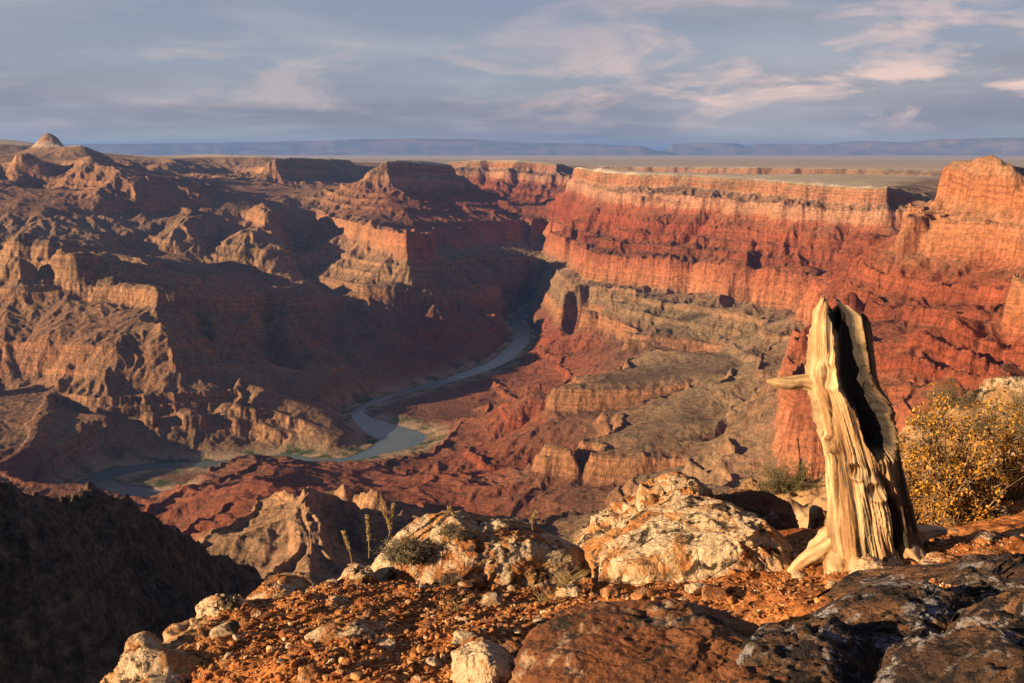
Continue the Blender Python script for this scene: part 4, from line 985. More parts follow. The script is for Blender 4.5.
# ------------------------------------------------------------------ dead tree stump
def wood_material(name, pale, dark, stain):
    m = bpy.data.materials.new(name); m.use_nodes = True; t = m.node_tree; bs = t.nodes['Principled BSDF']
    bs.inputs['Roughness'].default_value = .75; bs.inputs['Specular IOR Level'].default_value = .3
    uv = N(t, 'ShaderNodeCombineXYZ')
    ua = N(t, 'ShaderNodeAttribute', attribute_name='ga').outputs['Fac']; va = N(t, 'ShaderNodeAttribute', attribute_name='gb').outputs['Fac']; wa = N(t, 'ShaderNodeAttribute', attribute_name='gc').outputs['Fac']
    t.links.new(ua, uv.inputs[0]); t.links.new(va, uv.inputs[1]); t.links.new(wa, uv.inputs[2])
    g1 = noise(t, mapping(t, uv.outputs[0], (9, 9, 1.1)), 1, 7, .62, .6)
    g2 = noise(t, mapping(t, uv.outputs[0], (34, 34, 2.4)), 1, 6, .65, .3)
    g3 = noise(t, mapping(t, uv.outputs[0], (2.6, 2.6, 1.3), loc=(3, 1, 2)), 1, 5, .6, .4)
    c = ramp(t, g1, [(.30, dark), (.42, stain), (.55, pale), (.72, tuple(min(1, v * 1.18) for v in pale))]).outputs[0]
    c = mixc(t, ramp(t, g3, [(.52, (0, 0, 0)), (.66, (.75, .75, .75))]).outputs[0], c, stain)
    c = mixc(t, ramp(t, g2, [(.30, (.9, .9, .9)), (.42, (0, 0, 0))]).outputs[0], c, dark)
    cv_ = N(t, 'ShaderNodeAttribute', attribute_name='char_dark').outputs['Fac']
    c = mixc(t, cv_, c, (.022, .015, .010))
    t.links.new(c, bs.inputs['Base Color'])
    h = math_n(t, 'ADD', math_n(t, 'MULTIPLY', g1, .045), math_n(t, 'MULTIPLY', g2, .022))
    bp = N(t, 'ShaderNodeBump'); bp.inputs['Strength'].default_value = .9; t.links.new(h, bp.inputs['Height']); t.links.new(bp.outputs[0], bs.inputs['Normal'])
    return m
M_wood = wood_material('weathered_wood', (.54, .36, .175), (.075, .04, .02), (.30, .155, .06))
M_bark = wood_material('gnarled_bark', (.26, .16, .075), (.035, .022, .014), (.14, .078, .035))
ST_R = 6.0
stump_base = at_r(868, 560, ST_R)
stump = bpy.data.objects.new('dead_tree_stump', None); col.objects.link(stump)
stump.location = tuple(stump_base)
tag(stump, 'weathered hollow dead tree stump with a broken branch, standing on the rim', 'tree stump')
# outline of the trunk: py, left px, right px
TR = np.array([(300, 822, 848), (312, 816, 868), (330, 814, 871), (350, 813, 873), (368, 811, 875), (380, 812, 878), (395, 815, 888), (415, 819, 892), (435, 824, 895), (455, 828, 900), (478, 829, 905), (500, 831, 910), (520, 831, 914), (540, 831, 920), (556, 829, 926), (575, 826, 932)], float)
sd_ = ray(868, 450); sh = math.hypot(sd_[0], sd_[1]); fwd = np.array([sd_[0] / sh, sd_[1] / sh, 0]); rgt = np.array([fwd[1], -fwd[0], 0])
def px_to_plane(px, py):
    """point of the sight line in the upright plane through the stump's axis, square to the view"""
    d = ray(px, py); t_ = (stump_base @ fwd) / (d @ fwd); return d * t_
Lp = np.array([px_to_plane(a[1], a[0]) for a in TR]); Rp = np.array([px_to_plane(a[2], a[0]) for a in TR])
zs_ = Lp[:, 2][::-1]; cs_ = (((Lp + Rp) / 2 - stump_base) @ rgt)[::-1]; hwid = (((Rp - Lp) @ rgt) / 2)[::-1]
def build_trunk():
    nt_, nh = 420, 520
    th = np.linspace(0, 2 * math.pi, nt_, endpoint=False)          # 0 = to the right, -pi/2 = towards the camera
    hh = np.linspace(0, 1, nh)
    T, Hh = np.meshgrid(th, hh, indexing='xy')
    # broken rim: height by direction
    tdeg = np.degrees(th) % 360
    zt_tab = [(0, 322), (20, 330), (45, 345), (70, 330), (95, 306), (118, 318), (135, 306), (155, 300), (175, 301), (190, 302), (205, 299), (220, 302), (232, 306), (246, 318), (258, 330), (270, 322), (282, 309), (296, 303), (310, 302), (322, 306), (336, 330), (348, 312), (360, 322)]
    zr = np.interp(tdeg, [a for a, _ in zt_tab], [px_to_plane(845, b)[2] for _, b in zt_tab])
    zr = zr + .030 * fbm(th * 9, th * 0 + 3, 301, 4) + .03 * np.abs(fbm(th * 22, th * 0 + 9, 302, 2))
    z0 = zs_[0] - .05
    zz = z0 + (zr[None, :] - z0) * Hh
    cxx = np.interp(zz, zs_, cs_); wd = np.interp(zz, zs_, hwid)
    hN = (zz - z0) / (zs_[-1] - z0)
    tw = T + .55 * hN                                              # the grain spirals a little
    cx3, sx3 = np.cos(tw) , np.sin(tw)
    grain = fbm3(np.stack([cx3 * 5.5, sx3 * 5.5, zz * 1.1], -1).reshape(-1, 3), 311, 4, .55, True).reshape(T.shape)
    fine = fbm3(np.stack([cx3 * 22, sx3 * 22, zz * 2.6], -1).reshape(-1, 3), 315, 3, .6).reshape(T.shape)
    lump = fbm3(np.stack([cx3 * 1.6, sx3 * 1.6, zz * 2.2], -1).reshape(-1, 3), 318, 3).reshape(T.shape)
    # buttresses towards the foot
    footk = sstep(.36, 0, hN)
    butt = np.cos(5 * T + .9 + 1.2 * hN) * .5 + np.cos(3 * T - .6) * .35
    fib = fbm3(np.stack([cx3 * 13, sx3 * 13, zz * 1.7], -1).reshape(-1, 3), 317, 4, .6, True).reshape(T.shape)
    chips = np.round(fbm(T * 5, zz * 3.2, 366, 3) * 3) / 3
    rad = 1 + .045 * grain + .022 * fib + .018 * fine + .06 * lump + .025 * chips + footk * .20 * butt
    # the charred hollow on the right front, from the rim down to half height
    Td = np.degrees(T) % 360
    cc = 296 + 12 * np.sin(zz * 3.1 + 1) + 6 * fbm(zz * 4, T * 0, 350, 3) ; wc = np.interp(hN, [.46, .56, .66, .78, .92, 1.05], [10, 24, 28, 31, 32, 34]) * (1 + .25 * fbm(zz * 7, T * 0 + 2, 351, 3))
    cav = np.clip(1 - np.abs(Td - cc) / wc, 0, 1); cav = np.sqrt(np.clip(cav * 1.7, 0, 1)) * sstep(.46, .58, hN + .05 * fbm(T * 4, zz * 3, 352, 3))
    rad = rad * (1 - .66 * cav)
    crack = np.clip(1 - np.abs(Td - (232 + 10 * np.sin(zz * 4))) / 3.2, 0, 1) * sstep(.25, .4, hN) * sstep(.95, .7, hN)
    rad = rad - .12 * crack
    cleft2 = np.clip(1 - np.abs(Td - (300 + 14 * np.sin(zz * 5))) / 11, 0, 1) * sstep(.02, .10, hN) * sstep(.48, .40, hN)
    rad = rad - .30 * cleft2
    # knots
    for kt, kz, kr in ((252, px_to_plane(0 + 845, 370)[2], .075), (262, px_to_plane(845, 459)[2], .05), (285, px_to_plane(845, 476)[2], .055), (222, px_to_plane(845, 440)[2], .04)):
        dd = np.sqrt(((np.radians((Td - kt + 180) % 360 - 180)) * wd) ** 2 + (zz - kz) ** 2) / kr
        rad = rad + .16 * np.exp(-((dd - 1) ** 2) * 6) - .14 * np.exp(-dd * dd * 3)
    # rough lump of bark on the right side, half-way up
    gz = (px_to_plane(845, 385)[2], px_to_plane(845, 445)[2])
    lum = sstep(gz[1] - .12, gz[1] + .12, zz) * sstep(gz[0] + .10, gz[0] - .06, zz) * np.clip(1 - np.abs(Td - 318) / 34, 0, 1) ** .5
    rough_ = fbm3(np.stack([np.cos(T) * wd * 14, np.sin(T) * wd * 14, zz * 11], -1).reshape(-1, 3), 330, 4, .6, True).reshape(T.shape)
    rad = rad + lum * (.10 + .11 * rough_) * (1 - cav * .3)
    # bark strip along the left edge
    strip = np.clip(1 - np.abs(Td - 193) / 17, 0, 1) ** .5 * sstep(px_to_plane(845, 470)[2], px_to_plane(845, 420)[2], zz) * sstep(1.0, .8, hN)
    rad = rad + strip * (.03 + .06 * rough_)
    X_ = cxx + np.cos(T) * wd * rad; Y_ = np.sin(T) * wd * rad * .92
    outer = stump_base[None, None] * np.array([1, 1, 0]) + rgt * X_[..., None] + fwd * Y_[..., None]
    outer[..., 2] = zz
    # inside of the hollow
    ni = 40; inn = []
    for k in range(1, ni + 1):
        f = k / ni; sc = .80 - .30 * f; zi = zr - .02 - .75 * f ** 1.2 * (zs_[-1] - z0) * .5
        rr_ = rad[-1] * sc * (1 + .05 * fbm(th * 6, th * 0 + f * 4, 340, 3))
        cxi = np.interp(zi, zs_, cs_); wdi = wd[-1]
        p = stump_base[None] * np.array([1, 1, 0]) + rgt * (cxi + np.cos(th) * wdi * rr_)[:, None] + fwd * (np.sin(th) * wdi * rr_ * .92)[:, None]
        p[:, 2] = zi; inn.append(p)
    allv = np.concatenate([outer, np.array(inn)], 0); nr = allv.shape[0]
    allv = allv - stump_base
    i = np.arange(nr - 1)[:, None] * nt_; j = np.arange(nt_)[None]; jn = (j + 1) % nt_
    Fq = np.stack([i + j, i + jn, i + nt_ + jn, i + nt_ + j], -1).reshape(-1, 4)
    char_dark = np.concatenate([np.clip(cav * 1.7 + cleft2 * 1.1 + .5 * crack + .85 * sstep(-.35, -.95, grain) + .7 * sstep(-.1, -.9, fib) + .45 * sstep(.1, .4, fbm(T * 2.3, zz * 2.2, 360, 4)) * sstep(.62, .4, hN) + .62 * sstep(312, 326, Td) + .62 * sstep(60, 40, Td), 0, 1), np.ones((ni, nt_))], 0)  # char in the hollow; darker cracks, grooves, foot patches and right side
    rgh = np.concatenate([np.clip(lum + strip, 0, 1), np.zeros((ni, nt_))], 0)
    ga = np.concatenate([cx3 * .22, np.tile(cx3[-1] * .2, (ni, 1))], 0); gb = np.concatenate([sx3 * .22, np.tile(sx3[-1] * .2, (ni, 1))], 0)
    o = mesh_np('trunk', allv.reshape(-1, 3), Fq, M_wood, True, stump, {'ga': ga, 'gb': gb, 'gc': allv[..., 2], 'char_dark': np.maximum(char_dark, rgh * .55)})
    return o
build_trunk()
def limb(name, pts, rads, mat, parent, origin, nseg=60, nside=26, seed=1, rough=.12, squash=1.0):
    """a tapered, knotty limb along a smooth path"""
    P3 = np.array(pts, float); rr_ = np.array(rads, float)
    out, w = [], []
    n = max(2, nseg // (len(P3) - 1))
    for i in range(len(P3) - 1):
        p0 = P3[max(i - 1, 0)]; p1 = P3[i]; p2 = P3[i + 1]; p3 = P3[min(i + 2, len(P3) - 1)]
        for k in range(n):
            t_ = k / n; out.append(0.5 * ((2 * p1) + (-p0 + p2) * t_ + (2 * p0 - 5 * p1 + 4 * p2 - p3) * t_ * t_ + (-p0 + 3 * p1 - 3 * p2 + p3) * t_ ** 3)); w.append(rr_[i] * (1 - t_) + rr_[i + 1] * t_)
    out.append(P3[-1]); w.append(rr_[-1]); out = np.array(out); w = np.array(w)
    tg = np.gradient(out, axis=0); tg /= np.linalg.norm(tg, axis=1, keepdims=True)
    ref = np.array([0, 0, 1.0]) if abs(tg[0][2]) < .8 else np.array([0, 1.0, 0])
    b1 = np.cross(tg, ref); b1 /= np.linalg.norm(b1, axis=1, keepdims=True); b2 = np.cross(b1, tg)
    th = np.linspace(0, 2 * math.pi, nside, endpoint=False)
    ln = np.concatenate([[0], np.cumsum(np.linalg.norm(np.diff(out, axis=0), axis=1))])
    Q = np.stack([np.tile(np.cos(th) * 2, (len(out), 1)), np.tile(np.sin(th) * 2, (len(out), 1)), np.tile(ln[:, None] * 5, (1, nside))], -1).reshape(-1, 3)
    dsp = 1 + rough * fbm3(Q, seed, 4, .6, True).reshape(len(out), nside)
    V = out[:, None] + (b1[:, None] * np.cos(th)[None, :, None] + b2[:, None] * np.sin(th)[None, :, None] * squash) * (w[:, None] * dsp)[..., None]
    V = V - np.asarray(origin); nr = len(out)
    ends = np.array([out[0], out[-1]]) - np.asarray(origin)
    Vv = np.concatenate([V.reshape(-1, 3), ends])
    i = np.arange(nr - 1)[:, None] * nside; j = np.arange(nside)[None]; jn = (j + 1) % nside
    Fq = np.stack([i + j, i + jn, i + nside + jn, i + nside + j], -1).reshape(-1, 4)
    jj = np.arange(nside); k0 = nr * nside
    c0 = np.stack([np.full(nside, k0), (jj + 1) % nside, jj, jj], -1); c1 = np.stack([np.full(nside, k0 + 1), (nr - 1) * nside + jj, (nr - 1) * nside + (jj + 1) % nside, (nr - 1) * nside + (jj + 1) % nside], -1)
    me_f = np.concatenate([Fq])
    zc_ = np.concatenate([np.tile(ln[:, None], (1, nside)).ravel(), [0, ln[-1]]])
    ga = np.concatenate([np.tile(np.cos(th) * .12, (nr, 1)).ravel(), [0, 0]]); gb = np.concatenate([np.tile(np.sin(th) * .12, (nr, 1)).ravel(), [0, 0]])
    o = mesh_np(name, Vv, me_f, mat, True, parent, {'ga': ga, 'gb': gb, 'gc': zc_, 'char_dark': np.zeros(len(Vv))})
    return o
def sp(px, py, off=0.0): return px_to_plane(px, py) + fwd * off
b_ = limb('branch', [sp(826, 392, .0), sp(814, 383, -.03), sp(803, 380, -.06), sp(790, 380, -.10), sp(778, 378, -.13), sp(769, 375.5, -.15)], [.07, .052, .043, .038, .027, .006], M_wood, stump, stump_base, seed=5, rough=.10)
tag(b_, 'bleached broken branch stub pointing left')
limb('branch', [sp(818, 345, -.02), sp(811, 336, -.03), sp(807, 334, -.04)], [.022, .012, .003], M_wood, stump, stump_base, 16, 14, seed=9)
def root(pts, rads, seed): limb('root', [sp(*p) for p in pts], rads, M_wood, stump, stump_base, 50, 24, seed, .16)
root([(850, 520, .05), (832, 538, -.03), (815, 549, -.08), (800, 558, -.12), (789, 568, -.16)], [.05, .075, .058, .04, .015], 15)
root([(862, 545, .0), (863, 558, -.25), (870, 570, -.42), (884, 580, -.55), (897, 590, -.62)], [.05, .085, .07, .05, .02], 25)
root([(875, 520, .05), (905, 545, -.06), (922, 560, -.14), (938, 572, -.22), (950, 580, -.3)], [.05, .075, .055, .035, .012], 35)
root([(875, 525, .05), (912, 546, .20), (930, 552, .34), (950, 558, .45)], [.05, .06, .04, .015], 45)
root([(848, 540, .03), (840, 556, -.2), (840, 570, -.34), (834, 582, -.42)], [.05, .075, .055, .02], 55)
root([(876, 535, .02), (892, 556, -.22), (908, 568, -.38), (928, 578, -.5)], [.05, .065, .045, .018], 65)

# ------------------------------------------------------------------ gravel
def stone_mesh(seed):
    rg = np.random.default_rng(seed); V, F_ = cubesphere(4)
    V = np.sign(V) * np.abs(V) ** .7
    for _ in range(7):
        n_ = rg.normal(size=3); n_ /= np.linalg.norm(n_); d = V @ n_; V = V - n_[None] * np.maximum(0, d - rg.uniform(.55, .85))[:, None]
    return V * np.array([1, rg.uniform(.6, .9), rg.uniform(.35, .65)]), F_
STN = [stone_mesh(i) for i in range(10)]
def pebble_material():
    m = bpy.data.materials.new('gravel_stone'); m.use_nodes = True; t = m.node_tree; bs = t.nodes['Principled BSDF']; bs.inputs['Roughness'].default_value = .85; bs.inputs['Specular IOR Level'].default_value = .25
    a = N(t, 'ShaderNodeAttribute', attribute_name='shade').outputs['Fac']
    c = ramp(t, a, [(0, (.11, .035, .012)), (.3, (.28, .088, .024)), (.6, (.44, .17, .048)), (.85, (.54, .28, .10)), (1, (.64, .47, .28))]).outputs[0]
    g = N(t, 'ShaderNodeNewGeometry'); e = noise(t, mapping(t, g.outputs['Position'], (50, 50, 50)), 1, 4, .7)
    c = mixc(t, 1.0, c, ramp(t, e, [(.34, (.7, .66, .62)), (.5, (1, 1, 1)), (.7, (1.2, 1.2, 1.2))]).outputs[0], 'MULTIPLY')
    t.links.new(c, bs.inputs['Base Color'])
    bp = N(t, 'ShaderNodeBump'); bp.inputs['Strength'].default_value = .5; bp.inputs['Distance'].default_value = .02; t.links.new(e, bp.inputs['Height']); t.links.new(bp.outputs[0], bs.inputs['Normal'])
    return m
M_peb = pebble_material()
def scatter(name, xs, ys, sizes, mat, seed, attr=True, sinkk=.3):
    rg = np.random.default_rng(seed); z = ledge_z(xs, ys); VV = []; FF = []; SH = []; k = 0
    for i in range(len(xs)):
        V, F_ = STN[rg.integers(10)]
        a = rg.uniform(0, 6.283); b = rg.normal(0, .35); ca, sa = math.cos(a), math.sin(a); cb, sb = math.cos(b), math.sin(b)
        Rm = np.array([[ca, -sa, 0], [sa, ca, 0], [0, 0, 1]]) @ np.array([[1, 0, 0], [0, cb, -sb], [0, sb, cb]])
        VV.append((V * sizes[i]) @ Rm.T + np.array([xs[i], ys[i], z[i] + sizes[i] * sinkk])); FF.append(F_ + k); k += len(V)
        SH.append(np.full(len(V), np.clip(rg.normal(.52, .24), 0, 1)))
    return mesh_np(name, np.concatenate(VV), np.concatenate(FF), mat, False, attrs={'shade': np.concatenate(SH)})
rg = np.random.default_rng(5)
gx_, gy_ = [], []
def in_px(poly_x0, poly_x1, py0, py1, n, r_of=None):
    """random ground points seen inside a screen window of the ledge"""
    pts = []
    while len(pts) < n:
        px = rg.uniform(poly_x0, poly_x1, n); r = rg.uniform(2.9, 7.6, n)
        for a, b in zip(px, r):
            d = ray(a, 400); h = math.hypot(d[0], d[1]); x, y = d[0] / h * b, d[1] / h * b
            z = ground_fast(x, y)
            if z < -3.2: continue
            cp, sp_ = math.cos(PITCH), math.sin(PITCH); dd = y * cp - z * sp_; v = y * sp_ + z * cp; py = 341.5 - FPX * v / dd
            if py0 < py < py1: pts.append((x, y))
            if len(pts) >= n: break
    return np.array(pts)
def ground_fast(x, y): return float(ledge_base(np.array([x]), np.array([y]))[0])
g1 = in_px(100, 600, 570, 690, 14000); g2 = in_px(560, 1030, 540, 640, 8000)
G_all = np.concatenate([g1, g2])
szs = np.clip(rg.lognormal(math.log(.0078), .50, len(G_all)), .003, .03)
gr_ = scatter('gravel', G_all[:, 0], G_all[:, 1], szs, M_peb, 8)
tag(gr_, kind='stuff')
# loose stones one can tell apart
st_pts = np.concatenate([in_px(150, 560, 585, 685, 40), in_px(600, 860, 560, 610, 22), in_px(880, 1020, 535, 575, 14)])
for i, (x, y) in enumerate(st_pts):
    z = ground_at(x, y); V, F_ = cs(12)
    sz = float(np.clip(rg.lognormal(math.log(.045), .40), .025, .11)); a = rg.uniform(0, 6.28)
    q = np.sign(V) * np.abs(V) ** .75; q = q * np.array([1, rg.uniform(.6, .9), rg.uniform(.35, .6)]); q = q * (1 + .16 * fbm3(V * 1.6 + i, 400 + i, 3)[:, None])
    for _ in range(6):
        n_ = rg.normal(size=3); n_ /= np.linalg.norm(n_); dq = q @ n_; q = q - n_[None] * np.maximum(0, dq - rg.uniform(.45, .75))[:, None]
    Rm = np.array([[math.cos(a), -math.sin(a), 0], [math.sin(a), math.cos(a), 0], [0, 0, 1]])
    o = mesh_np('stone', q @ Rm.T * sz, F_, [M_orange, M_pale, M_orange, M_peb][i % 4] if i % 4 < 3 else M_orange, False)
    o.location = (x, y, z + sz * .15)
    tag(o, 'small angular orange or pale stone lying loose among the gravel of the ledge', 'stone', 'loose stones on the gravel')

# ------------------------------------------------------------------ plants
def leaf_mat(name, c1, c2, trans=.25):
    m = bpy.data.materials.new(name); m.use_nodes = True; t = m.node_tree; bs = t.nodes['Principled BSDF']; bs.inputs['Roughness'].default_value = .6; bs.inputs['Specular IOR Level'].default_value = .25
    a = N(t, 'ShaderNodeAttribute', attribute_name='shade').outputs['Fac']
    c = ramp(t, a, [(0, c1), (1, c2)]).outputs[0]; t.links.new(c, bs.inputs['Base Color'])
    tr = N(t, 'ShaderNodeBsdfTranslucent'); t.links.new(c, tr.inputs['Color']); mx = N(t, 'ShaderNodeMixShader'); mx.inputs[0].default_value = trans
    t.links.new(bs.outputs[0], mx.inputs[1]); t.links.new(tr.outputs[0], mx.inputs[2]); t.links.new(mx.outputs[0], t.nodes['Material Output'].inputs[0])
    return m
M_gold = leaf_mat('golden_leaf', (.09, .05, .012), (.78, .36, .045))
M_green = leaf_mat('juniper_leaf', (.035, .05, .014), (.15, .16, .045))
M_sage = leaf_mat('sage_leaf', (.10, .095, .05), (.38, .34, .20))
M_straw = leaf_mat('dry_grass', (.30, .19, .07), (.62, .45, .20))
M_twig = bpy.data.materials.new('twig_bark'); M_twig.use_nodes = True
b0 = M_twig.node_tree.nodes['Principled BSDF']; b0.inputs['Roughness'].default_value = .85
gT = N(M_twig.node_tree, 'ShaderNodeNewGeometry'); M_twig.node_tree.links.new(ramp(M_twig.node_tree, noise(M_twig.node_tree, mapping(M_twig.node_tree, gT.outputs['Position'], (25, 25, 25)), 1, 3), [(.35, (.10, .06, .03)), (.65, (.30, .20, .11))]).outputs[0], b0.inputs['Base Color'])
def tubes(segs, nside=5):
    """segs: (p, q, r0, r1) -> verts, quads"""
    VV = []; FF = []; k = 0; th = np.linspace(0, 2 * math.pi, nside, endpoint=False)
    for p, q, r0, r1 in segs:
        d = q - p; L = np.linalg.norm(d)
        if L < 1e-6: continue
        d = d / L; ref = np.array([0, 0, 1.0]) if abs(d[2]) < .9 else np.array([1.0, 0, 0]); a = np.cross(d, ref); a /= np.linalg.norm(a); b = np.cross(d, a)
        ring = a[None] * np.cos(th)[:, None] + b[None] * np.sin(th)[:, None]
        VV += [p + ring * r0, q + ring * r1]; j = np.arange(nside); jn = (j + 1) % nside
        FF.append(np.stack([k + j, k + jn, k + nside + jn, k + nside + j], -1)); k += 2 * nside
    return np.concatenate(VV), np.concatenate(FF)
def leaves(P_, size, rg_, asp=.6, up=0.3, dirs=None):
    n = len(P_); d = rg_.normal(size=(n, 3)) if dirs is None else dirs + rg_.normal(0, .35, (n, 3)); d[:, 2] += up; d /= np.linalg.norm(d, axis=1, keepdims=True)
    s_ = rg_.normal(size=(n, 3)); s_ = np.cross(d, s_); s_ /= np.linalg.norm(s_, axis=1, keepdims=True); nn = np.cross(d, s_)
    L = (size * rg_.uniform(.6, 1.3, n))[:, None]; w = L * asp * .5
    V = np.stack([P_, P_ + d * L * .5 + s_ * w + nn * L * .10, P_ + d * L, P_ + d * L * .5 - s_ * w + nn * L * .10], 1)
    return V.reshape(-1, 3), (np.arange(n)[:, None] * 4 + np.arange(4)[None])
def shrub(name, base, height, width, nmain, nleaf, lsize, lmat, label, cat, seed, group=None, depth=None, gap=.5, asp=.6, twig=True):
    rg_ = np.random.default_rng(seed); base = np.asarray(base, float); depth = depth or width
    root_o = bpy.data.objects.new(name, None); col.objects.link(root_o); root_o.location = tuple(base); tag(root_o, label, cat, group)
    segs = []; tips = []
    for i in range(nmain):
        a = rg_.uniform(0, 6.283); el = rg_.uniform(.25, 1.35); L = rg_.uniform(.6, 1.0)
        tgt = np.array([math.cos(a) * math.cos(el) * width * .55, math.sin(a) * math.cos(el) * depth * .55, math.sin(el) * height]) * L
        p = np.array([rg_.normal(0, .04) * width, rg_.normal(0, .04) * width, -.03]); prev = p; nn = 5
        for k in range(1, nn + 1):
            q = p + (tgt - p) * k / nn + rg_.normal(0, .035, 3) * height; rad = .012 * height * (1 - k / (nn + 1.5)) + .0015
            segs.append((prev, q, rad * 1.2, rad)); 
            if k >= 2:
                for _ in range(4):
                    e = q + rg_.normal(0, .13, 3) * np.array([width, depth, height * .9]); segs.append((q, e, rad * .5, .0012)); tips.append((q, e))
            prev = q
    V, F_ = tubes(segs, 5)
    mesh_np('branches', V, F_, M_twig, True, root_o)
    # leaves in clumps along the twigs; some twigs stay bare
    keep = [t_ for t_ in tips if rg_.random() < gap]
    idx = rg_.integers(0, len(keep), nleaf); f = rg_.uniform(.3, 1.05, nleaf)
    A_ = np.array([k[0] for k in keep])[idx]; B_ = np.array([k[1] for k in keep])[idx]
    P_ = A_ + (B_ - A_) * f[:, None] + rg_.normal(0, .022, (nleaf, 3)) * np.array([width, depth, height])
    P_[:, 2] = np.maximum(P_[:, 2], .01)
    V, F_ = leaves(P_, lsize, rg_, asp)
    mesh_np('foliage', V, F_, lmat, False, root_o, {'shade': np.repeat(rg_.uniform(0, 1, nleaf), 4)})
    return root_o
def gp(px, py, r):
    p = at_r(px, py, r); p[2] = ground_at(p[0], p[1]) - .02; return p
shrub('golden_bush', gp(945, 520, 8.6), 1.15, 1.15, 34, 7600, .033, M_gold, 'golden-leaved bush growing right of the dead stump', 'bush', 3, 'golden bushes behind the stump', 1.0, .6)
shrub('golden_bush', gp(990, 505, 9.6), 1.0, .9, 26, 4200, .033, M_gold, 'golden-leaved bush at the right edge behind the bigger one', 'bush', 4, 'golden bushes behind the stump', .9, .6)
shrub('golden_bush', gp(812, 508, 9.5), .62, .42, 14, 1300, .032, M_gold, 'small golden bush half hidden behind the left side of the stump', 'bush', 6, 'golden bushes behind the stump', .4, .6)
shrub('golden_bush', gp(900, 500, 9.4), .95, .5, 20, 2600, .032, M_gold, 'thin golden bush directly behind the stump on its right side', 'bush', 7, 'golden bushes behind the stump', .5, .6)
G_J = 'green bushes on the slope behind the rim'
for k_, (px, py, r, h_, w_, nl, lb) in enumerate([(778, 497, 15.2, .62, .85, 6500, 'dark green round bush left of the stump'), (750, 494, 15.4, .34, .42, 2200, 'small green bush at the left end of the slope'), (803, 492, 15.2, .50, .50, 3000, 'low green bush touching the left side of the stump'),
        (948, 412, 17.5, .62, .95, 5200, 'green bush on the crest of the slope under the pale outcrop'), (925, 428, 17.0, .40, .55, 2200, 'flat green bush on the crest left of the larger one'), (1015, 440, 15, .9, 1.1, 5000, 'dark green bush at the right edge below the outcrop'),
        (985, 440, 15.5, .6, .8, 3000, 'dull green bush in the shade under the outcrop'), (1018, 475, 12.5, .40, .5, 2200, 'small green bush at the right edge above the pale stones')]):
    shrub('green_bush', gp(px, py, r), h_, w_, 26, nl, .020, M_green, lb, 'bush', 20 + k_, G_J, None, .95, .35)
shrub('grey_shrub', at_r(405, 556, 6.0) + np.array([0, 0, -.02]), .16, .36, 34, 3000, .020, M_sage, 'low grey-green shrub on the left end of the long boulder', 'shrub', 41, None, .25, .95, .3)
shrub('grey_shrub', at_r(450, 532, 6.0) + np.array([0, 0, -.02]), .07, .22, 18, 900, .014, M_sage, 'tiny grey-green shrub on top of the long boulder', 'shrub', 42, None, .2, .95, .3)
def stalk(px, py0, px1, py1, r, label, seed):
    """a dry flower spike: thin curved stem with a dense seed head"""
    rg_ = np.random.default_rng(seed); a = at_r(px, py0, r); b = at_r(px1, py1, r); o = bpy.data.objects.new('dry_stalk', None); col.objects.link(o); o.location = tuple(a)
    tag(o, label, 'plant', 'dry stalks at the left end of the long boulder'); L = b - a
    bend = np.array([rg_.normal(0, .01), 0, 0]); pts = [L * t_ + bend * math.sin(t_ * 3.14) * 2 for t_ in np.linspace(0, 1, 9)]
    V, F_ = tubes([(pts[i], pts[i + 1], .0035, .003) for i in range(8)], 6); mesh_np('stem', V, F_, M_straw, True, o, {'shade': np.full(len(V), .4)})
    n = 420; t_ = rg_.uniform(.42, 1.0, n); P_ = L[None] * t_[:, None] + bend[None] * 2 * np.sin(t_ * 3.14)[:, None] + rg_.normal(0, .0045, (n, 3))
    V, F_ = leaves(P_, .013, rg_, .55, .9); mesh_np('seed_head', V, F_, M_straw, False, o, {'shade': np.repeat(rg_.uniform(.3, 1, n), 4)})
stalk(352, 562, 343, 532, 6.0, 'short bent dry stalk, leftmost on the ledge', 1)
stalk(369, 558, 367, 516, 6.1, 'tall straight dry stalk rising beside the grey shrub', 2)
stalk(386, 545, 381, 508, 6.2, 'dry stalk with a thick seed head above the grey shrub', 3)
stalk(391, 540, 394, 504, 6.2, 'dry stalk leaning right, next to the thick-headed one', 4)
stalk(533, 530, 536, 512, 6.2, 'short dry stalk on the right part of the long boulder', 5)
stalk(452, 522, 449, 508, 6.2, 'very short dry stalk on top of the long boulder', 6)
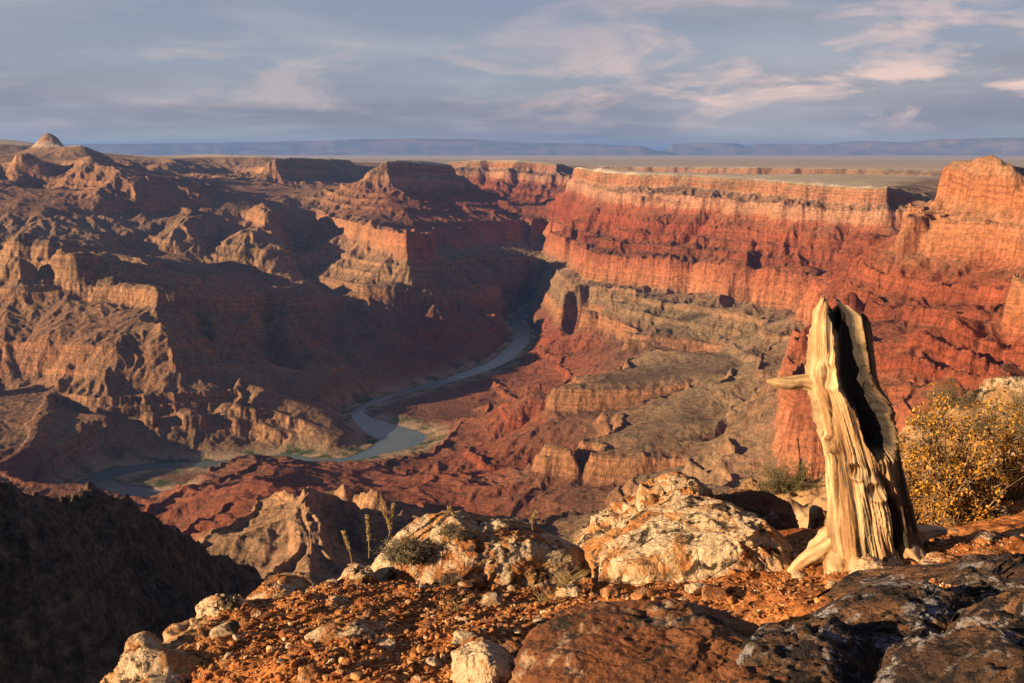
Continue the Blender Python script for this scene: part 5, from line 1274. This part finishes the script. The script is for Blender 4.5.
def tuft(base, n, h, spread, label, seed, lean=(0, 0)):
    rg_ = np.random.default_rng(seed); segs = []
    for _ in range(n):
        a = rg_.uniform(0, 6.283); s0 = np.array([rg_.normal(0, .03), rg_.normal(0, .03), 0]); L = h * rg_.uniform(.5, 1)
        t1 = s0 + np.array([math.cos(a) * spread * .3 + lean[0] * .4, math.sin(a) * spread * .3, L * .65]); t2 = s0 + np.array([math.cos(a) * spread + lean[0], math.sin(a) * spread + lean[1], L])
        segs += [(s0, t1, .0016, .0012), (t1, t2, .0012, .0004)]
    V, F_ = tubes(segs, 3); o = mesh_np('grass_tuft', V, F_, M_straw, False, None, {'shade': np.repeat(rg_.uniform(0, 1, len(V) // 6), 6)[:len(V)]}); o.location = tuple(base)
    tag(o, label, 'grass tuft')
tuft(gp(566, 592, 5.75), 130, .15, .10, 'straw-coloured grass tuft between the long boulder and the white boulder', 1, (.03, 0))
tuft(gp(548, 604, 5.2), 50, .09, .06, 'small dry grass tuft in front of the straw-coloured one', 2)
tuft(gp(452, 606, 5.0), 26, .10, .05, 'thin dry grass tuft on the gravel below the long boulder', 3)
tuft(gp(518, 640, 3.95), 26, .08, .04, 'sparse dry grass blades beside the ochre boulder', 4)

# ------------------------------------------------------------------ rocks on the slope behind
G_H = 'pale rocks on the slope behind the rim'
boulder('rock', [(972, 420), (978, 388), (990, 377), (1010, 374), (1040, 376), (1070, 385), (1090, 415)], 425, 18.0, 1.6, M_hillrock, 'pale outcrop crowning the slope at the right edge', seed=121, n=90, group=G_H, rough=.1)
for k_, (a, b, pt, pf, r, lb) in enumerate([(975, 1012, 500, 522, 8.6, 'pale flat rock at the right edge above the boulders'), (1000, 1040, 530, 552, 6.6, 'bright white rock cut by the right edge'), (1008, 1045, 472, 500, 10.5, 'pale knobbly rock at the right edge beside the golden bush'),
        (960, 985, 508, 524, 8.7, 'small tan rock under the golden bush'), (905, 930, 418, 432, 17.4, 'long pale rock on the crest left of the green bushes'), (870, 900, 442, 456, 16.3, 'tan rock on the crest just right of the stump'), (985, 1012, 540, 556, 6.5, 'small orange rock left of the bright white one'),
        (808, 824, 505, 520, 9.0, 'small pale rock low behind the stump on its left'), (818, 832, 572, 588, 5.5, 'reddish stone at the foot of the stump on its left'), (738, 762, 478, 490, 15.3, 'pale rock at the top left end of the slope')]):
    boulder('rock', [(a, pf), (a + (b - a) * .2, pt + 3), ((a + b) / 2, pt), (a + (b - a) * .8, pt + 4), (b, pf)], pf, r, (b - a) / 963 * r * .8, M_hillrock if r > 8 else M_pale, lb, seed=140 + k_, n=44, group=G_H, rough=.1, sink=.05)
